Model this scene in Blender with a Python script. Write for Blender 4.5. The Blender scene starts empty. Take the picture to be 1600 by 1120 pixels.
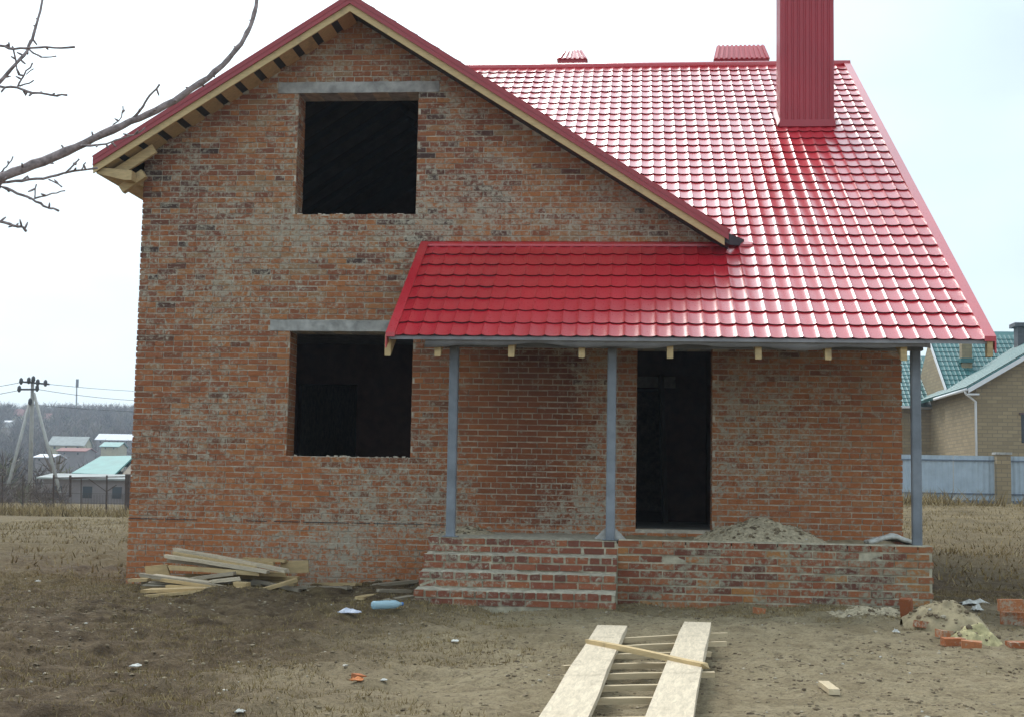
import bpy, math, random
import numpy as np
from mathutils import Vector, Matrix
random.seed(7); rng = np.random.default_rng(7)
S = bpy.context.scene
COL = S.collection
R = math.radians

# ------------------------------------------------------------------ camera
CAM = Vector((6.8136, -17.7209, 1.33)); YAW, PITCH, ROLL, FPX = 0.0928, 0.0940, 0.0181, 2096.9
fwd = Vector((-math.sin(YAW)*math.cos(PITCH), math.cos(YAW)*math.cos(PITCH), math.sin(PITCH)))
rt0 = Vector((math.cos(YAW), math.sin(YAW), 0)); up0 = rt0.cross(fwd)
rt = rt0*math.cos(ROLL) + up0*math.sin(ROLL); upv = -rt0*math.sin(ROLL) + up0*math.cos(ROLL)
cd = bpy.data.cameras.new('camera'); cam = bpy.data.objects.new('camera', cd); COL.objects.link(cam)
cd.sensor_fit = 'HORIZONTAL'; cd.sensor_width = 36; cd.lens = FPX/1600*36; cd.clip_end = 20000; cd.clip_start = .05
M = Matrix.Identity(4)
for i in range(3):
    M[i][0] = rt[i]; M[i][1] = upv[i]; M[i][2] = -fwd[i]; M[i][3] = CAM[i]
cam.matrix_world = M
S.camera = cam
# ------------------------------------------------------------------ sky, sun, exposure
SUN_EL, SUN_AZ = R(48), R(-28)          # behind the house, a little to the left, veiled by cloud
sund = Vector((math.sin(SUN_AZ)*math.cos(SUN_EL), math.cos(SUN_AZ)*math.cos(SUN_EL), math.sin(SUN_EL)))
W = bpy.data.worlds.new('World'); S.world = W; W.use_nodes = True
nt = W.node_tree; nt.nodes.clear()
def N(t, typ, **kw):
    n = t.nodes.new(typ)
    for k, v in kw.items(): setattr(n, k, v)
    return n
wo = N(nt, 'ShaderNodeOutputWorld'); bg = N(nt, 'ShaderNodeBackground'); bg.inputs[1].default_value = .1
sk = N(nt, 'ShaderNodeTexSky', sky_type='NISHITA', sun_disc=False); sk.sun_elevation = SUN_EL; sk.sun_rotation = SUN_AZ
sk.air_density = 1.0; sk.dust_density = 2.0
tc = N(nt, 'ShaderNodeTexCoord'); mp = N(nt, 'ShaderNodeMapping'); mp.inputs['Scale'].default_value = (1, 1, 2.4)
no = N(nt, 'ShaderNodeTexNoise'); no.inputs['Scale'].default_value = 1.9; no.inputs['Detail'].default_value = 5; no.inputs['Roughness'].default_value = .5
no2 = N(nt, 'ShaderNodeTexNoise'); no2.inputs['Scale'].default_value = 3.5; no2.inputs['Detail'].default_value = 6
rp = N(nt, 'ShaderNodeMapRange'); rp.inputs[1].default_value = .30; rp.inputs[2].default_value = .62; rp.inputs[3].default_value = .70; rp.inputs[4].default_value = 1
rp2 = N(nt, 'ShaderNodeMapRange'); rp2.inputs[1].default_value = .3; rp2.inputs[2].default_value = .7; rp2.inputs[3].default_value = 5.7; rp2.inputs[4].default_value = 7.3
dt = N(nt, 'ShaderNodeVectorMath', operation='DOT_PRODUCT'); dt.inputs[1].default_value = sund
gl = N(nt, 'ShaderNodeMapRange'); gl.inputs[1].default_value = .66; gl.inputs[2].default_value = 1.0; gl.inputs[3].default_value = 1.0; gl.inputs[4].default_value = 2.05; gl.interpolation_type = 'SMOOTHSTEP'
ml = N(nt, 'ShaderNodeMath', operation='MULTIPLY')
cc = N(nt, 'ShaderNodeVectorMath', operation='SCALE'); cc.inputs[0].default_value = (.77, .92, 1.0)
mx = N(nt, 'ShaderNodeMix', data_type='RGBA')
L = nt.links.new
L(tc.outputs['Generated'], mp.inputs[0]); L(mp.outputs[0], no.inputs[0]); L(mp.outputs[0], no2.inputs[0])
L(no.outputs[0], rp.inputs[0]); L(no2.outputs[0], rp2.inputs[0]); L(tc.outputs['Generated'], dt.inputs[0]); L(dt.outputs['Value'], gl.inputs[0])
L(rp2.outputs[0], ml.inputs[0]); L(gl.outputs[0], ml.inputs[1]); L(ml.outputs[0], cc.inputs['Scale'])
L(rp.outputs[0], mx.inputs[0]); L(sk.outputs[0], mx.inputs[6]); L(cc.outputs[0], mx.inputs[7])
L(mx.outputs[2], bg.inputs[0]); L(bg.outputs[0], wo.inputs[0])
sl = bpy.data.lights.new('sun', 'SUN'); sl.energy = 1.5; sl.angle = R(28); sl.color = (1, .96, .9)
so = bpy.data.objects.new('sun', sl); COL.objects.link(so); so.rotation_euler = (-sund).to_track_quat('-Z', 'Y').to_euler(); so.location = (0, 0, 40)
S.view_settings.view_transform = 'Standard'; S.view_settings.look = 'None'; S.view_settings.exposure = 0.82; S.view_settings.gamma = 1
S.view_settings.use_curve_mapping = False
S.render.engine = 'CYCLES'; S.cycles.volume_bounces = 4; S.cycles.max_bounces = 12

# ------------------------------------------------------------------ helpers
def ray(px, py): return (rt*((px-800)/FPX) - upv*((py-560)/FPX) + fwd)
def UY(px, py, Y):
    d = ray(px, py); t = (Y-CAM.y)/d.y; return CAM + d*t
def UZ(px, py, Z):
    d = ray(px, py); t = (Z-CAM.z)/d.z; return CAM + d*t
def UD(px, py, D):
    return CAM + ray(px, py)*D
def hsh(i, j, s):
    n = (i*374761393 + j*668265263 + s*974634777) & 0xFFFFFFFF
    n = ((n ^ (n >> 13))*1274126177) & 0xFFFFFFFF
    return ((n ^ (n >> 16)) & 0xFFFF)/65535.0
def vnoise(x, y, s=0):
    x = np.asarray(x, float); y = np.asarray(y, float)
    xi = np.floor(x).astype(np.int64); yi = np.floor(y).astype(np.int64); fx = x-xi; fy = y-yi
    fx = fx*fx*(3-2*fx); fy = fy*fy*(3-2*fy)
    a = hsh(xi, yi, s); b = hsh(xi+1, yi, s); c = hsh(xi, yi+1, s); d = hsh(xi+1, yi+1, s)
    return (a*(1-fx)+b*fx)*(1-fy) + (c*(1-fx)+d*fx)*fy - .5
def sstep(a, b, x):
    t = np.clip((x-a)/(b-a), 0, 1); return t*t*(3-2*t)
def ground(x, y):
    x = np.asarray(x, float); y = np.asarray(y, float)
    z = -.10*sstep(3, -1, x) + .07*sstep(8, 11.5, x)*sstep(-5, -1.5, y)
    z = z + .85*sstep(4, 46, y)*sstep(6, 18, x) - .35*sstep(6, 55, y)*sstep(4, -12, x)
    z = z - 3.2*sstep(70, 130, y)*sstep(20, -30, x)
    # far side of the valley
    hill = 33*sstep(190, 640, y) + 9*vnoise(x/150, y/150, 5)*sstep(190, 500, y)
    z = z + hill*sstep(60, -60, x)
    near = 1-sstep(20, 60, np.hypot(x-6, y+4))
    z = z + near*(.16*vnoise(x/2.3, y/2.3, 1)+.11*vnoise(x/.8, y/.8, 2)+.10*vnoise(x/.3, y/.3, 3)+.08*vnoise(x/.12, y/.12, 4))*(.5+.5*sstep(7, 3.5, x))
    z = z + .05*sstep(-.9, -.1, y)*sstep(.6, .0, np.abs(y+.1))*0
    # rutted, lumpy bank left in front of the board pile
    return z
def gz(x, y): return float(ground(x, y))
def GP(px, py):
    d = ray(px, py); t = (0-CAM.z)/d.z
    for _ in range(12):
        p = CAM+d*t; t += (gz(p.x, p.y)-p.z)/d.z*.8
    p = CAM+d*t; return Vector((p.x, p.y, gz(p.x, p.y)))

class MB:
    def __init__(s): s.v = []; s.f = []; s.r = []; s.m = []
    def add(s, vs, fs, r=0., m=0):
        o = len(s.v); s.v += [tuple(v) for v in vs]; s.f += [tuple(i+o for i in f) for f in fs]; s.r += [r]*len(vs); s.m += [m]*len(fs); return s
    def box(s, x0, x1, y0, y1, z0, z1, r=0., j=0., m=0):
        vs = [(x, y, z) for x in (x0, x1) for y in (y0, y1) for z in (z0, z1)]
        if j: vs = [tuple(c+random.uniform(-j, j) for c in v) for v in vs]
        return s.add(vs, [(0, 1, 3, 2), (4, 6, 7, 5), (0, 4, 5, 1), (2, 3, 7, 6), (0, 2, 6, 4), (1, 5, 7, 3)], r, m)
    def obox(s, c, ax, ay, az, hx, hy, hz, r=0., j=0., m=0):
        c, ax, ay, az = Vector(c), Vector(ax).normalized(), Vector(ay).normalized(), Vector(az).normalized()
        vs = [c+ax*a*hx+ay*b*hy+az*d*hz for a in (-1, 1) for b in (-1, 1) for d in (-1, 1)]
        if j: vs = [v+Vector([random.uniform(-j, j) for _ in range(3)]) for v in vs]
        return s.add(vs, [(0, 1, 3, 2), (4, 6, 7, 5), (0, 4, 5, 1), (2, 3, 7, 6), (0, 2, 6, 4), (1, 5, 7, 3)], r, m)
    def beam(s, a, b, w, h, upd=(0, 0, 1), r=0., j=0., m=0):
        a, b = Vector(a), Vector(b); d = (b-a); l = d.length; d.normalize()
        sd = d.cross(Vector(upd)); 
        if sd.length < 1e-4: sd = d.cross(Vector((1, 0, 0)))
        sd.normalize(); u = sd.cross(d)
        return s.obox((a+b)/2, d, sd, u, l/2, w/2, h/2, r, j, m)
    def tube(s, pts, rad, n=8, r=0., cap=True, m=0):
        pts = [Vector(p) for p in pts]; vs = []; fs = []
        if not hasattr(rad, '__len__'): rad = [rad]*len(pts)
        for i, p in enumerate(pts):
            d = (pts[min(i+1, len(pts)-1)]-pts[max(i-1, 0)]).normalized()
            a = d.cross(Vector((.3, .9, .31))); 
            if a.length < .05: a = d.cross(Vector((1, 0, 0)))
            a.normalize(); b = d.cross(a)
            for k in range(n):
                t = 2*math.pi*k/n; vs.append(p+(a*math.cos(t)+b*math.sin(t))*rad[i])
        for i in range(len(pts)-1):
            for k in range(n): fs.append((i*n+k, i*n+(k+1) % n, (i+1)*n+(k+1) % n, (i+1)*n+k))
        if cap: fs += [tuple(range(n))[::-1], tuple(range((len(pts)-1)*n, len(pts)*n))]
        return s.add(vs, fs, r, m)
    def prism(s, poly, axis, a, b, r=0., m=0):
        """poly: 2D points; axis 'x','y','z' extruded a..b"""
        def P(p, t):
            return {'x': (t, p[0], p[1]), 'y': (p[0], t, p[1]), 'z': (p[0], p[1], t)}[axis]
        n = len(poly); vs = [P(p, a) for p in poly]+[P(p, b) for p in poly]
        return s.add(vs, [tuple(range(n)), tuple(range(n, 2*n))[::-1]]+[(i, i+n, (i+1) % n+n, (i+1) % n) for i in range(n)], r, m)
    def mesh(s, name, mat, smooth=False):
        me = bpy.data.meshes.new(name); me.from_pydata(s.v, [], s.f); 
        mats = mat if isinstance(mat, (list, tuple)) else [mat]
        for m_ in mats: me.materials.append(m_)
        if len(mats) > 1: me.polygons.foreach_set('material_index', s.m)
        at = me.attributes.new('rnd', 'FLOAT', 'POINT'); at.data.foreach_set('value', s.r)
        if smooth: me.polygons.foreach_set('use_smooth', [True]*len(me.polygons))
        me.update(); 
        return me
    def build(s, name, mat, parent=None, smooth=False, fix=True):
        me = s.mesh(name, mat, smooth)
        if fix: recalc(me)
        o = bpy.data.objects.new(name, me); COL.objects.link(o)
        if parent: o.parent = parent; o.matrix_parent_inverse = parent.matrix_basis.inverted()
        return o
import bmesh
def recalc(me):
    bm = bmesh.new(); bm.from_mesh(me); bmesh.ops.recalc_face_normals(bm, faces=bm.faces); bm.to_mesh(me); bm.free()
def tag(o, label, cat, group=None, kind=None):
    if label: o['label'] = label
    if cat: o['category'] = cat
    if group: o['group'] = group
    if kind: o['kind'] = kind
    return o
def stuff(o): o['kind'] = 'stuff'; return o
def thing(name, loc, label, cat, group=None):
    o = bpy.data.objects.new(name, None); COL.objects.link(o); o.location = loc; o.empty_display_size = .2
    return tag(o, label, cat, group)
def struct(o): o['kind'] = 'structure'; return o

# ------------------------------------------------------------------ materials
def mat(name):
    m = bpy.data.materials.new(name); m.use_nodes = True; t = m.node_tree
    b = t.nodes['Principled BSDF']; return m, t, b
def noise(t, scale, detail=4, rough=.55, vec=None, dist=0):
    n = N(t, 'ShaderNodeTexNoise'); n.inputs['Scale'].default_value = scale; n.inputs['Detail'].default_value = detail
    n.inputs['Roughness'].default_value = rough; n.inputs['Distortion'].default_value = dist
    if vec: t.links.new(vec, n.inputs[0])
    return n.outputs[0]
def pos(t): return N(t, 'ShaderNodeNewGeometry').outputs['Position']
def objc(t): return N(t, 'ShaderNodeTexCoord').outputs['Object']
def ramp(t, fac, stops):
    r = N(t, 'ShaderNodeValToRGB'); e = r.color_ramp.elements
    while len(e) < len(stops): e.new(.5)
    for k, (p, c) in zip(e, stops): k.position = p; k.color = (*c, 1)
    t.links.new(fac, r.inputs[0]); return r.outputs[0]
def mrange(t, v, a, b, c=0, d=1):
    n = N(t, 'ShaderNodeMapRange'); n.clamp = True
    for i, q in enumerate((a, b, c, d)): n.inputs[i+1].default_value = q
    t.links.new(v, n.inputs[0]); return n.outputs[0]
def mixc(t, f, a, b):
    n = N(t, 'ShaderNodeMix', data_type='RGBA')
    for s, v in ((0, f), (6, a), (7, b)):
        if isinstance(v, (tuple, float, int)): n.inputs[s].default_value = (*v, 1) if isinstance(v, tuple) else v
        else: t.links.new(v, n.inputs[s])
    return n.outputs[2]
def math_(t, op, a, b=0.):
    n = N(t, 'ShaderNodeMath', operation=op)
    for i, v in enumerate((a, b)):
        if isinstance(v, (int, float)): n.inputs[i].default_value = v
        else: t.links.new(v, n.inputs[i])
    return n.outputs[0]
def bump(t, b, h, strength=.3, dist=.01):
    n = N(t, 'ShaderNodeBump'); n.inputs['Strength'].default_value = strength; n.inputs['Distance'].default_value = dist
    t.links.new(h, n.inputs['Height']); t.links.new(n.outputs[0], b.inputs['Normal'])
def attr(t, name='rnd'):
    n = N(t, 'ShaderNodeAttribute', attribute_name=name); return n.outputs['Fac']
def simple(name, c, rough=.7, var=.25, scale=8, metal=0, bmp=.15, spec=.4):
    m, t, b = mat(name); p = pos(t); n = noise(t, scale, 5, .6, p)
    lo = tuple(x*(1-var) for x in c); hi = tuple(min(1, x*(1+var)) for x in c)
    t.links.new(ramp(t, n, [(.3, lo), (.7, hi)]), b.inputs['Base Color'])
    b.inputs['Roughness'].default_value = rough; b.inputs['Metallic'].default_value = metal; b.inputs['Specular IOR Level'].default_value = spec
    if bmp: bump(t, b, noise(t, scale*6, 3, .6, p), bmp, .004)
    return m
def brick_mat(name, smear, centre=None, stops=None, grey=(.40, .355, .275)):
    m, t, b = mat(name); p = pos(t); r = attr(t)
    stops = stops or [(0, (.065, .038, .034)), (.10, (.135, .056, .040)), (.3, (.24, .080, .042)), (.55, (.335, .118, .050)), (.8, (.43, .17, .060)), (1, (.33, .185, .095))]
    col = ramp(t, r, stops)
    fine = noise(t, 55, 4, .7, p)
    col = mixc(t, mrange(t, fine, .35, .75, 0, .45), col, (.13, .075, .055))
    # mortar wiped over the faces: blotches of the wall's own dirt
    big = noise(t, .55, 3, .55, p); mid = noise(t, 6.5, 5, .7, p, .4); sm = noise(t, 24, 4, .75, p)
    s = math_(t, 'ADD', math_(t, 'MULTIPLY', big, .62), math_(t, 'ADD', math_(t, 'MULTIPLY', mid, .85), math_(t, 'MULTIPLY', sm, 1.0)))
    s = math_(t, 'ADD', s, smear-.10)
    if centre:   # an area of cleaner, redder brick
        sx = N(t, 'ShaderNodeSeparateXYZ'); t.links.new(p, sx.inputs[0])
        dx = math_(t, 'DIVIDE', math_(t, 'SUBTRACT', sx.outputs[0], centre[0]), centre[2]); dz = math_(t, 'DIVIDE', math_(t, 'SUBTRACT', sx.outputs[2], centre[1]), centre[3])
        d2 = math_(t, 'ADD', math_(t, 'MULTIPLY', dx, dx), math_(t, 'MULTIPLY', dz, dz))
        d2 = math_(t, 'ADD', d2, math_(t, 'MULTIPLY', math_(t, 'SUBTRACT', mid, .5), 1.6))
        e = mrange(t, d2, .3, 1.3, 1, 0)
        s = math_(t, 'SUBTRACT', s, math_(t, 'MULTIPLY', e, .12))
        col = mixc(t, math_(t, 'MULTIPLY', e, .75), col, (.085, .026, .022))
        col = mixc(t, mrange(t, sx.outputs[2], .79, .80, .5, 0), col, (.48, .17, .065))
        # fresher orange brick low on the wall and at its ends
        lo = mrange(t, math_(t, 'ADD', sx.outputs[2], math_(t, 'MULTIPLY', math_(t, 'SUBTRACT', big, .5), 8.5)), .2, 4.2, .6, 0)
        col = mixc(t, lo, col, (.45, .155, .055))
    f = mrange(t, s, 1.12, 1.30, 0, .92)
    g = mixc(t, sm, tuple(x*.75 for x in grey), tuple(x*1.25 for x in grey))
    t.links.new(mixc(t, f, col, g), b.inputs['Base Color'])
    b.inputs['Roughness'].default_value = .9; b.inputs['Specular IOR Level'].default_value = .25
    bump(t, b, math_(t, 'ADD', fine, sm), .5, .006)
    return m
M_brick = brick_mat('brick_clay', .0, (5.42, 2.15, .80, 1.75))
M_brick2 = brick_mat('brick_porch', .015, None, [(0, (.13, .05, .035)), (.3, (.25, .075, .04)), (.6, (.33, .11, .048)), (.85, (.38, .14, .06)), (1, (.42, .19, .06))], (.31, .285, .21))
M_bstep = brick_mat('brick_step', -.05, None, [(0, (.14, .055, .04)), (.5, (.27, .085, .05)), (1, (.37, .125, .055))], (.38, .345, .265))
M_bloose = brick_mat('brick_loose', -.06, None, [(0, (.30, .09, .035)), (.5, (.42, .13, .045)), (1, (.5, .19, .08))])
M_mortar = simple('mortar', (.50, .44, .35), .95, .35, 9, bmp=.6); M_mortar2 = simple('porch_mortar', (.43, .385, .285), .95, .4, 9, bmp=.7)
M_conc = simple('concrete', (.36, .35, .33), .9, .4, 7, bmp=.4)
def wood(name, c, var=.35, rough=.75, blotch=.5):
    m, t, b = mat(name); p = objc(t)
    mp_ = N(t, 'ShaderNodeMapping'); mp_.inputs['Scale'].default_value = (2, 14, 14); t.links.new(p, mp_.inputs[0])
    n = noise(t, 3, 6, .65, mp_.outputs[0], .8); r = attr(t)
    col = ramp(t, n, [(.25, tuple(x*(1-var) for x in c)), (.6, c), (.85, tuple(min(1, x*(1+var*.5)) for x in c))])
    col = mixc(t, math_(t, 'MULTIPLY', r, .5), col, tuple(x*.55 for x in c))
    big = noise(t, 5, 4, .6, p); col = mixc(t, mrange(t, big, .55, .75, 0, blotch), col, (.20, .16, .11))
    t.links.new(col, b.inputs['Base Color']); b.inputs['Roughness'].default_value = rough; b.inputs['Specular IOR Level'].default_value = .25
    bump(t, b, n, .35, .004); return m
M_wood = wood('pine_wood', (.58, .42, .22)); M_woodpale = wood('pale_plank_wood', (.68, .57, .42), .4, .75, .4); M_woodgrey = wood('weathered_wood', (.38, .32, .24)); M_woodlt = wood('light_wood', (.60, .48, .31), .25); M_woodnew = wood('fresh_pine', (.63, .46, .24), .25)
def metal_red(name, c, rough=.24, coat=.6):
    m, t, b = mat(name); p = pos(t); n = noise(t, 1.3, 4, .6, p); n2 = noise(t, 38, 3, .7, p)
    t.links.new(mixc(t, mrange(t, n, .35, .7), tuple(x*.9 for x in c), tuple(x*1.06 for x in c)), b.inputs['Base Color'])
    t.links.new(mrange(t, n2, .3, .75, rough*.8, rough*1.35), b.inputs['Roughness'])
    b.inputs['IOR'].default_value = 1.55; b.inputs['Coat Weight'].default_value = coat; b.inputs['Coat Roughness'].default_value = rough*.8; b.inputs['Coat IOR'].default_value = 1.5
    bump(t, b, noise(t, 9, 2, .5, p), .04, .01)
    return m
M_tile = metal_red('red_metal_tile', (.54, .014, .028), .31, .7); M_redtrim = metal_red('red_metal_trim', (.33, .014, .022), .35, .3); M_redribs = metal_red('dark_red_sheet', (.36, .016, .030), .4, .15)
M_teal = metal_red('green_metal_tile', (.015, .13, .13), .5, .1)
M_post = simple('grey_primer_steel', (.20, .22, .25), .55, .3, 3, bmp=.15)
M_film = simple('grey_roof_membrane', (.30, .30, .32), .5, .25, 4, bmp=.3)
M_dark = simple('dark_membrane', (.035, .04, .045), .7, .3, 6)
M_sand = None
def ground_mat():
    m, t, b = mat('trodden_mud'); p = pos(t); sx = N(t, 'ShaderNodeSeparateXYZ'); t.links.new(p, sx.inputs[0])
    a = noise(t, .55, 5, .6, p); c = noise(t, 3.2, 8, .72, p, .5); f = noise(t, 38, 5, .75, p); g = noise(t, 140, 3, .7, p)
    mud = ramp(t, c, [(.3, (.080, .050, .028)), (.5, (.175, .118, .066)), (.7, (.31, .222, .132))])
    sandc = ramp(t, c, [(.28, (.30, .225, .128)), (.5, (.49, .385, .235)), (.72, (.62, .50, .32))])
    # sandy trodden area in front of the porch
    dx = math_(t, 'SUBTRACT', sx.outputs[0], 8.0); dy = math_(t, 'ADD', sx.outputs[1], 7.0)
    e = math_(t, 'ADD', math_(t, 'MULTIPLY', math_(t, 'MULTIPLY', dx, dx), .075), math_(t, 'MULTIPLY', math_(t, 'MULTIPLY', dy, dy), .018))
    e = math_(t, 'ADD', e, math_(t, 'MULTIPLY', math_(t, 'SUBTRACT', a, .5), 1.9)); e = math_(t, 'ADD', e, math_(t, 'MULTIPLY', math_(t, 'SUBTRACT', c, .5), 1.3))
    col = mixc(t, mrange(t, e, .45, 1.35, 1, 0), mud, sandc)
    # thin dead grass
    gr = ramp(t, f, [(.3, (.14, .102, .045)), (.7, (.30, .225, .108))])
    gm = math_(t, 'ADD', math_(t, 'MULTIPLY', a, 1.0), math_(t, 'MULTIPLY', c, .45))
    gm = math_(t, 'ADD', gm, mrange(t, sx.outputs[1], -7, 8, -.12, .22))
    col = mixc(t, mrange(t, gm, .70, .88, 0, .75), col, gr)
    # pale dry field farther off
    far = mrange(t, sx.outputs[1], 2, 30, 0, .8)
    fieldc = ramp(t, noise(t, .8, 6, .7, p), [(.35, (.13, .090, .040)), (.65, (.35, .262, .135))])
    col = mixc(t, far, col, fieldc)
    hillf = mrange(t, sx.outputs[1], 120, 220, 0, 1)
    col = mixc(t, hillf, col, ramp(t, noise(t, .03, 6, .7, p), [(.35, (.055, .05, .045)), (.65, (.11, .095, .075))]))
    k_ = noise(t, 13, 5, .75, p)
    col = mixc(t, mrange(t, k_, .5, .64, 0, .6), mixc(t, .0, col, col), mixc(t, .62, col, (.03, .02, .012)))
    col = mixc(t, mrange(t, k_, .30, .46, .4, 0), col, (.36, .29, .185))
    col = mixc(t, mrange(t, f, .5, .68, 0, .7), col, mixc(t, .6, col, (.03, .022, .014)))
    col = mixc(t, mrange(t, g, .58, .75, 0, .45), col, (.27, .24, .18))
    t.links.new(col, b.inputs['Base Color']); b.inputs['Roughness'].default_value = .95; b.inputs['Specular IOR Level'].default_value = .2
    bump(t, b, math_(t, 'ADD', math_(t, 'MULTIPLY', k_, -2.0), math_(t, 'ADD', f, math_(t, 'MULTIPLY', g, .5))), 1.0, .045)
    return m
M_ground = ground_mat()
M_soil = simple('dug_soil', (.32, .255, .155), .95, .4, 7, bmp=.9)
M_gravel = simple('sand_and_gravel', (.43, .355, .24), .95, .45, 26, bmp=1.0)
def blade_mat():
    m, t, b = mat('dry_grass'); t.links.new(ramp(t, attr(t), [(0, (.12, .086, .036)), (.4, (.25, .178, .078)), (.75, (.36, .27, .13)), (1, (.48, .385, .23))]), b.inputs['Base Color'])
    b.inputs['Roughness'].default_value = .9; b.inputs['Specular IOR Level'].default_value = .1; return m
M_blade = blade_mat()
def clod_mat():
    m, t, b = mat('clods'); t.links.new(ramp(t, attr(t), [(0, (.11, .082, .055)), (.5, (.21, .163, .107)), (.9, (.31, .25, .165)), (.98, (.38, .33, .25)), (1, (.5, .47, .42))]), b.inputs['Base Color']); b.inputs['Roughness'].default_value = .95; b.inputs['Specular IOR Level'].default_value = .1; return m
M_clod = clod_mat()
M_bark = simple('grey_bark', (.31, .245, .24), .9, .5, 30, bmp=.6)
M_white = simple('whitewash', (.62, .61, .60), .8, .1, 5); M_offw = simple('scrap_white', (.55, .54, .50), .8, .3, 18)

# ------------------------------------------------------------------ ground
def sheet(name, xs, ys, mat_, zoff=0):
    X, Y = np.meshgrid(xs, ys); Z = ground(X, Y)+zoff
    n, m_ = X.shape; v = np.stack([X.ravel(), Y.ravel(), Z.ravel()], 1)
    i = np.arange(n*m_).reshape(n, m_); f = np.stack([i[:-1, :-1].ravel(), i[:-1, 1:].ravel(), i[1:, 1:].ravel(), i[1:, :-1].ravel()], 1)
    me = bpy.data.meshes.new(name); me.vertices.add(len(v)); me.vertices.foreach_set('co', v.ravel())
    me.loops.add(f.size); me.loops.foreach_set('vertex_index', f.ravel()); me.polygons.add(len(f)); me.polygons.foreach_set('loop_start', np.arange(0, f.size, 4)); me.polygons.foreach_set('loop_total', np.full(len(f), 4))
    me.polygons.foreach_set('use_smooth', np.ones(len(f), bool)); me.update(); me.validate(); me.materials.append(mat_)
    o = bpy.data.objects.new(name, me); COL.objects.link(o); return o
def axis(lo, a, b, hi, d, gfac=1.16):
    c = list(np.arange(a, b+1e-6, d)); s = d; x = a; pre = []
    while x > lo: s *= gfac; x -= s; pre.append(max(x, lo))
    s = d; x = b; post = []
    while x < hi: s *= gfac; x += s; post.append(min(x, hi))
    return np.array(pre[::-1]+c+post)
g_ = sheet('ground', axis(-2600, -2.0, 14.5, 2600, .036), axis(-60, -11, .3, 4200, .034, 1.13), M_ground)
struct(g_)

# ------------------------------------------------------------------ the brick house
house = thing('brick_house', (5.1, 0, 0), 'unfinished two storey red brick house with glossy red metal tile roof', 'house')
XR, XG, ZG, SL = 10.24, 2.941, 7.674, .6364     # right corner, gable centre line, fascia mid height at apex, pitch
def zfas(x): return ZG - SL*abs(x-XG)
def zmain(y): return 3.03 + .6346*(y+2.366)
WT = .40
OPEN = [(2.145, 3.82, 4.947, 6.647), (2.136, 3.829, 1.667, 3.354), (6.82, 7.814, .793, 3.16)]
def topz(x):
    return zfas(x)+.03 if x <= 7.95 else 4.40
def strips(mb, y0, y1, xs, opens, bot, top):
    xs = sorted(set(xs+[o for q in opens for o in q[:2]]))
    for a, b in zip(xs[:-1], xs[1:]):
        if b-a < 1e-6: continue
        c = (a+b)/2; cuts = sorted([(q[2], q[3]) for q in opens if q[0] <= c <= q[1]]); z = bot
        for lo, hi in cuts: mb.prism([(a, z), (b, z), (b, lo), (a, lo)], 'y', y0, y1); z = hi
        mb.prism([(a, z), (b, z), (b, top(b-1e-5)), (a, top(a+1e-5))], 'y', y0, y1)
fc = MB(); strips(fc, .009, WT, [0.012, XG, 7.95, XR-.012], OPEN, -.4, topz)
wall = fc.build('wall', M_mortar, house)
wall['label'] = 'unplastered red brick front wall smeared with grey mortar'
CH, BL, JT = .0765, .25, .013
def brick_rows(x0, x1, zlo, zhi, ok, header_every=6, ch=CH, bh=.0625):
    out = []; nrow = int((zhi-zlo)/ch)+1
    for k in range(nrow):
        z = zlo+k*ch; hd = (k % header_every == 3); L_ = .12 if hd else BL
        x = x0 - (0 if hd else (BL+JT)/2*(k % 2)) 
        while x < x1-.02:
            a, b = max(x, x0), min(x+L_, x1)
            if b-a > .035: out.append((a, b, z, z+bh, k))
            x += L_+JT
    return out
LINT = [(1.86, 4.10, 6.647, 6.80), (1.86, 4.12, 3.354, 3.50), (6.62, 8.02, 3.16, 3.31)]
bricks = []
for a, b, z0, z1, k in brick_rows(0, XR, -.31, 8, None):
    segs = [(a, b)]
    for q in OPEN+LINT:
        if z1 > q[2]+.01 and z0 < q[3]-.01:
            ns = []
            for s0, s1 in segs:
                if s1 <= q[0] or s0 >= q[1]: ns.append((s0, s1)); continue
                if s0 < q[0]: ns.append((s0, q[0]))
                if s1 > q[1]: ns.append((q[1], s1))
            segs = ns
    for s0, s1 in segs:
        if s1-s0 < .03: continue
        c = (s0+s1)/2
        if c < 8.0:
            if (z0+z1)/2 > zfas(c)+.02 or max(z1-zfas(s0), z1-zfas(s1)) > .15: continue
        elif z1 > 4.42: continue
        bricks.append((s0, s1, z0, z1))
def brnd(x, z):
    g = .5+.55*float(vnoise(x*.5, z*.5, 11)); return min(1, max(0, random.gauss(g, .24)))
def proj_scale(x, y, z): return 1/((Vector((x, y, z))-CAM).dot(fwd))
cand = [i for i, q in enumerate(bricks) if q[1]-q[0] > .24 and q[2] > .12]
# the 300 that show largest: nearest the camera, in open view
def vis(q):
    x, z = (q[0]+q[1])/2, q[2]
    if x > 4.2 and 2.75 < z < 4.7: return False
    if x > 6.5 and z < .85: return False
    if 4.3 < x < 6.6 and z < .8: return False
    return True
cand = [i for i in cand if vis(bricks[i])]
cand.sort(key=lambda i: -proj_scale((bricks[i][0]+bricks[i][1])/2, 0, bricks[i][2]))
single = set(cand[:298])
mb = MB()
def brick_box(m_, q):
    x0, x1, z0, z1 = q; d = min(.0045, random.gauss(-.001, .0035)); jj = .003
    r = brnd((x0+x1)/2, z0)
    e0 = z0+random.uniform(-.002, .002)
    m_.box(x0, x1, -.001+d, .06, e0, e0+(z1-z0), r, jj)
for i, q in enumerate(bricks):
    if i in single:
        b1 = MB(); brick_box(b1, q); b1.build('brick', M_brick, wall, fix=False)
    else: brick_box(mb, q)
stuff(mb.build('brickwork', M_brick, wall, fix=False))
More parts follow.
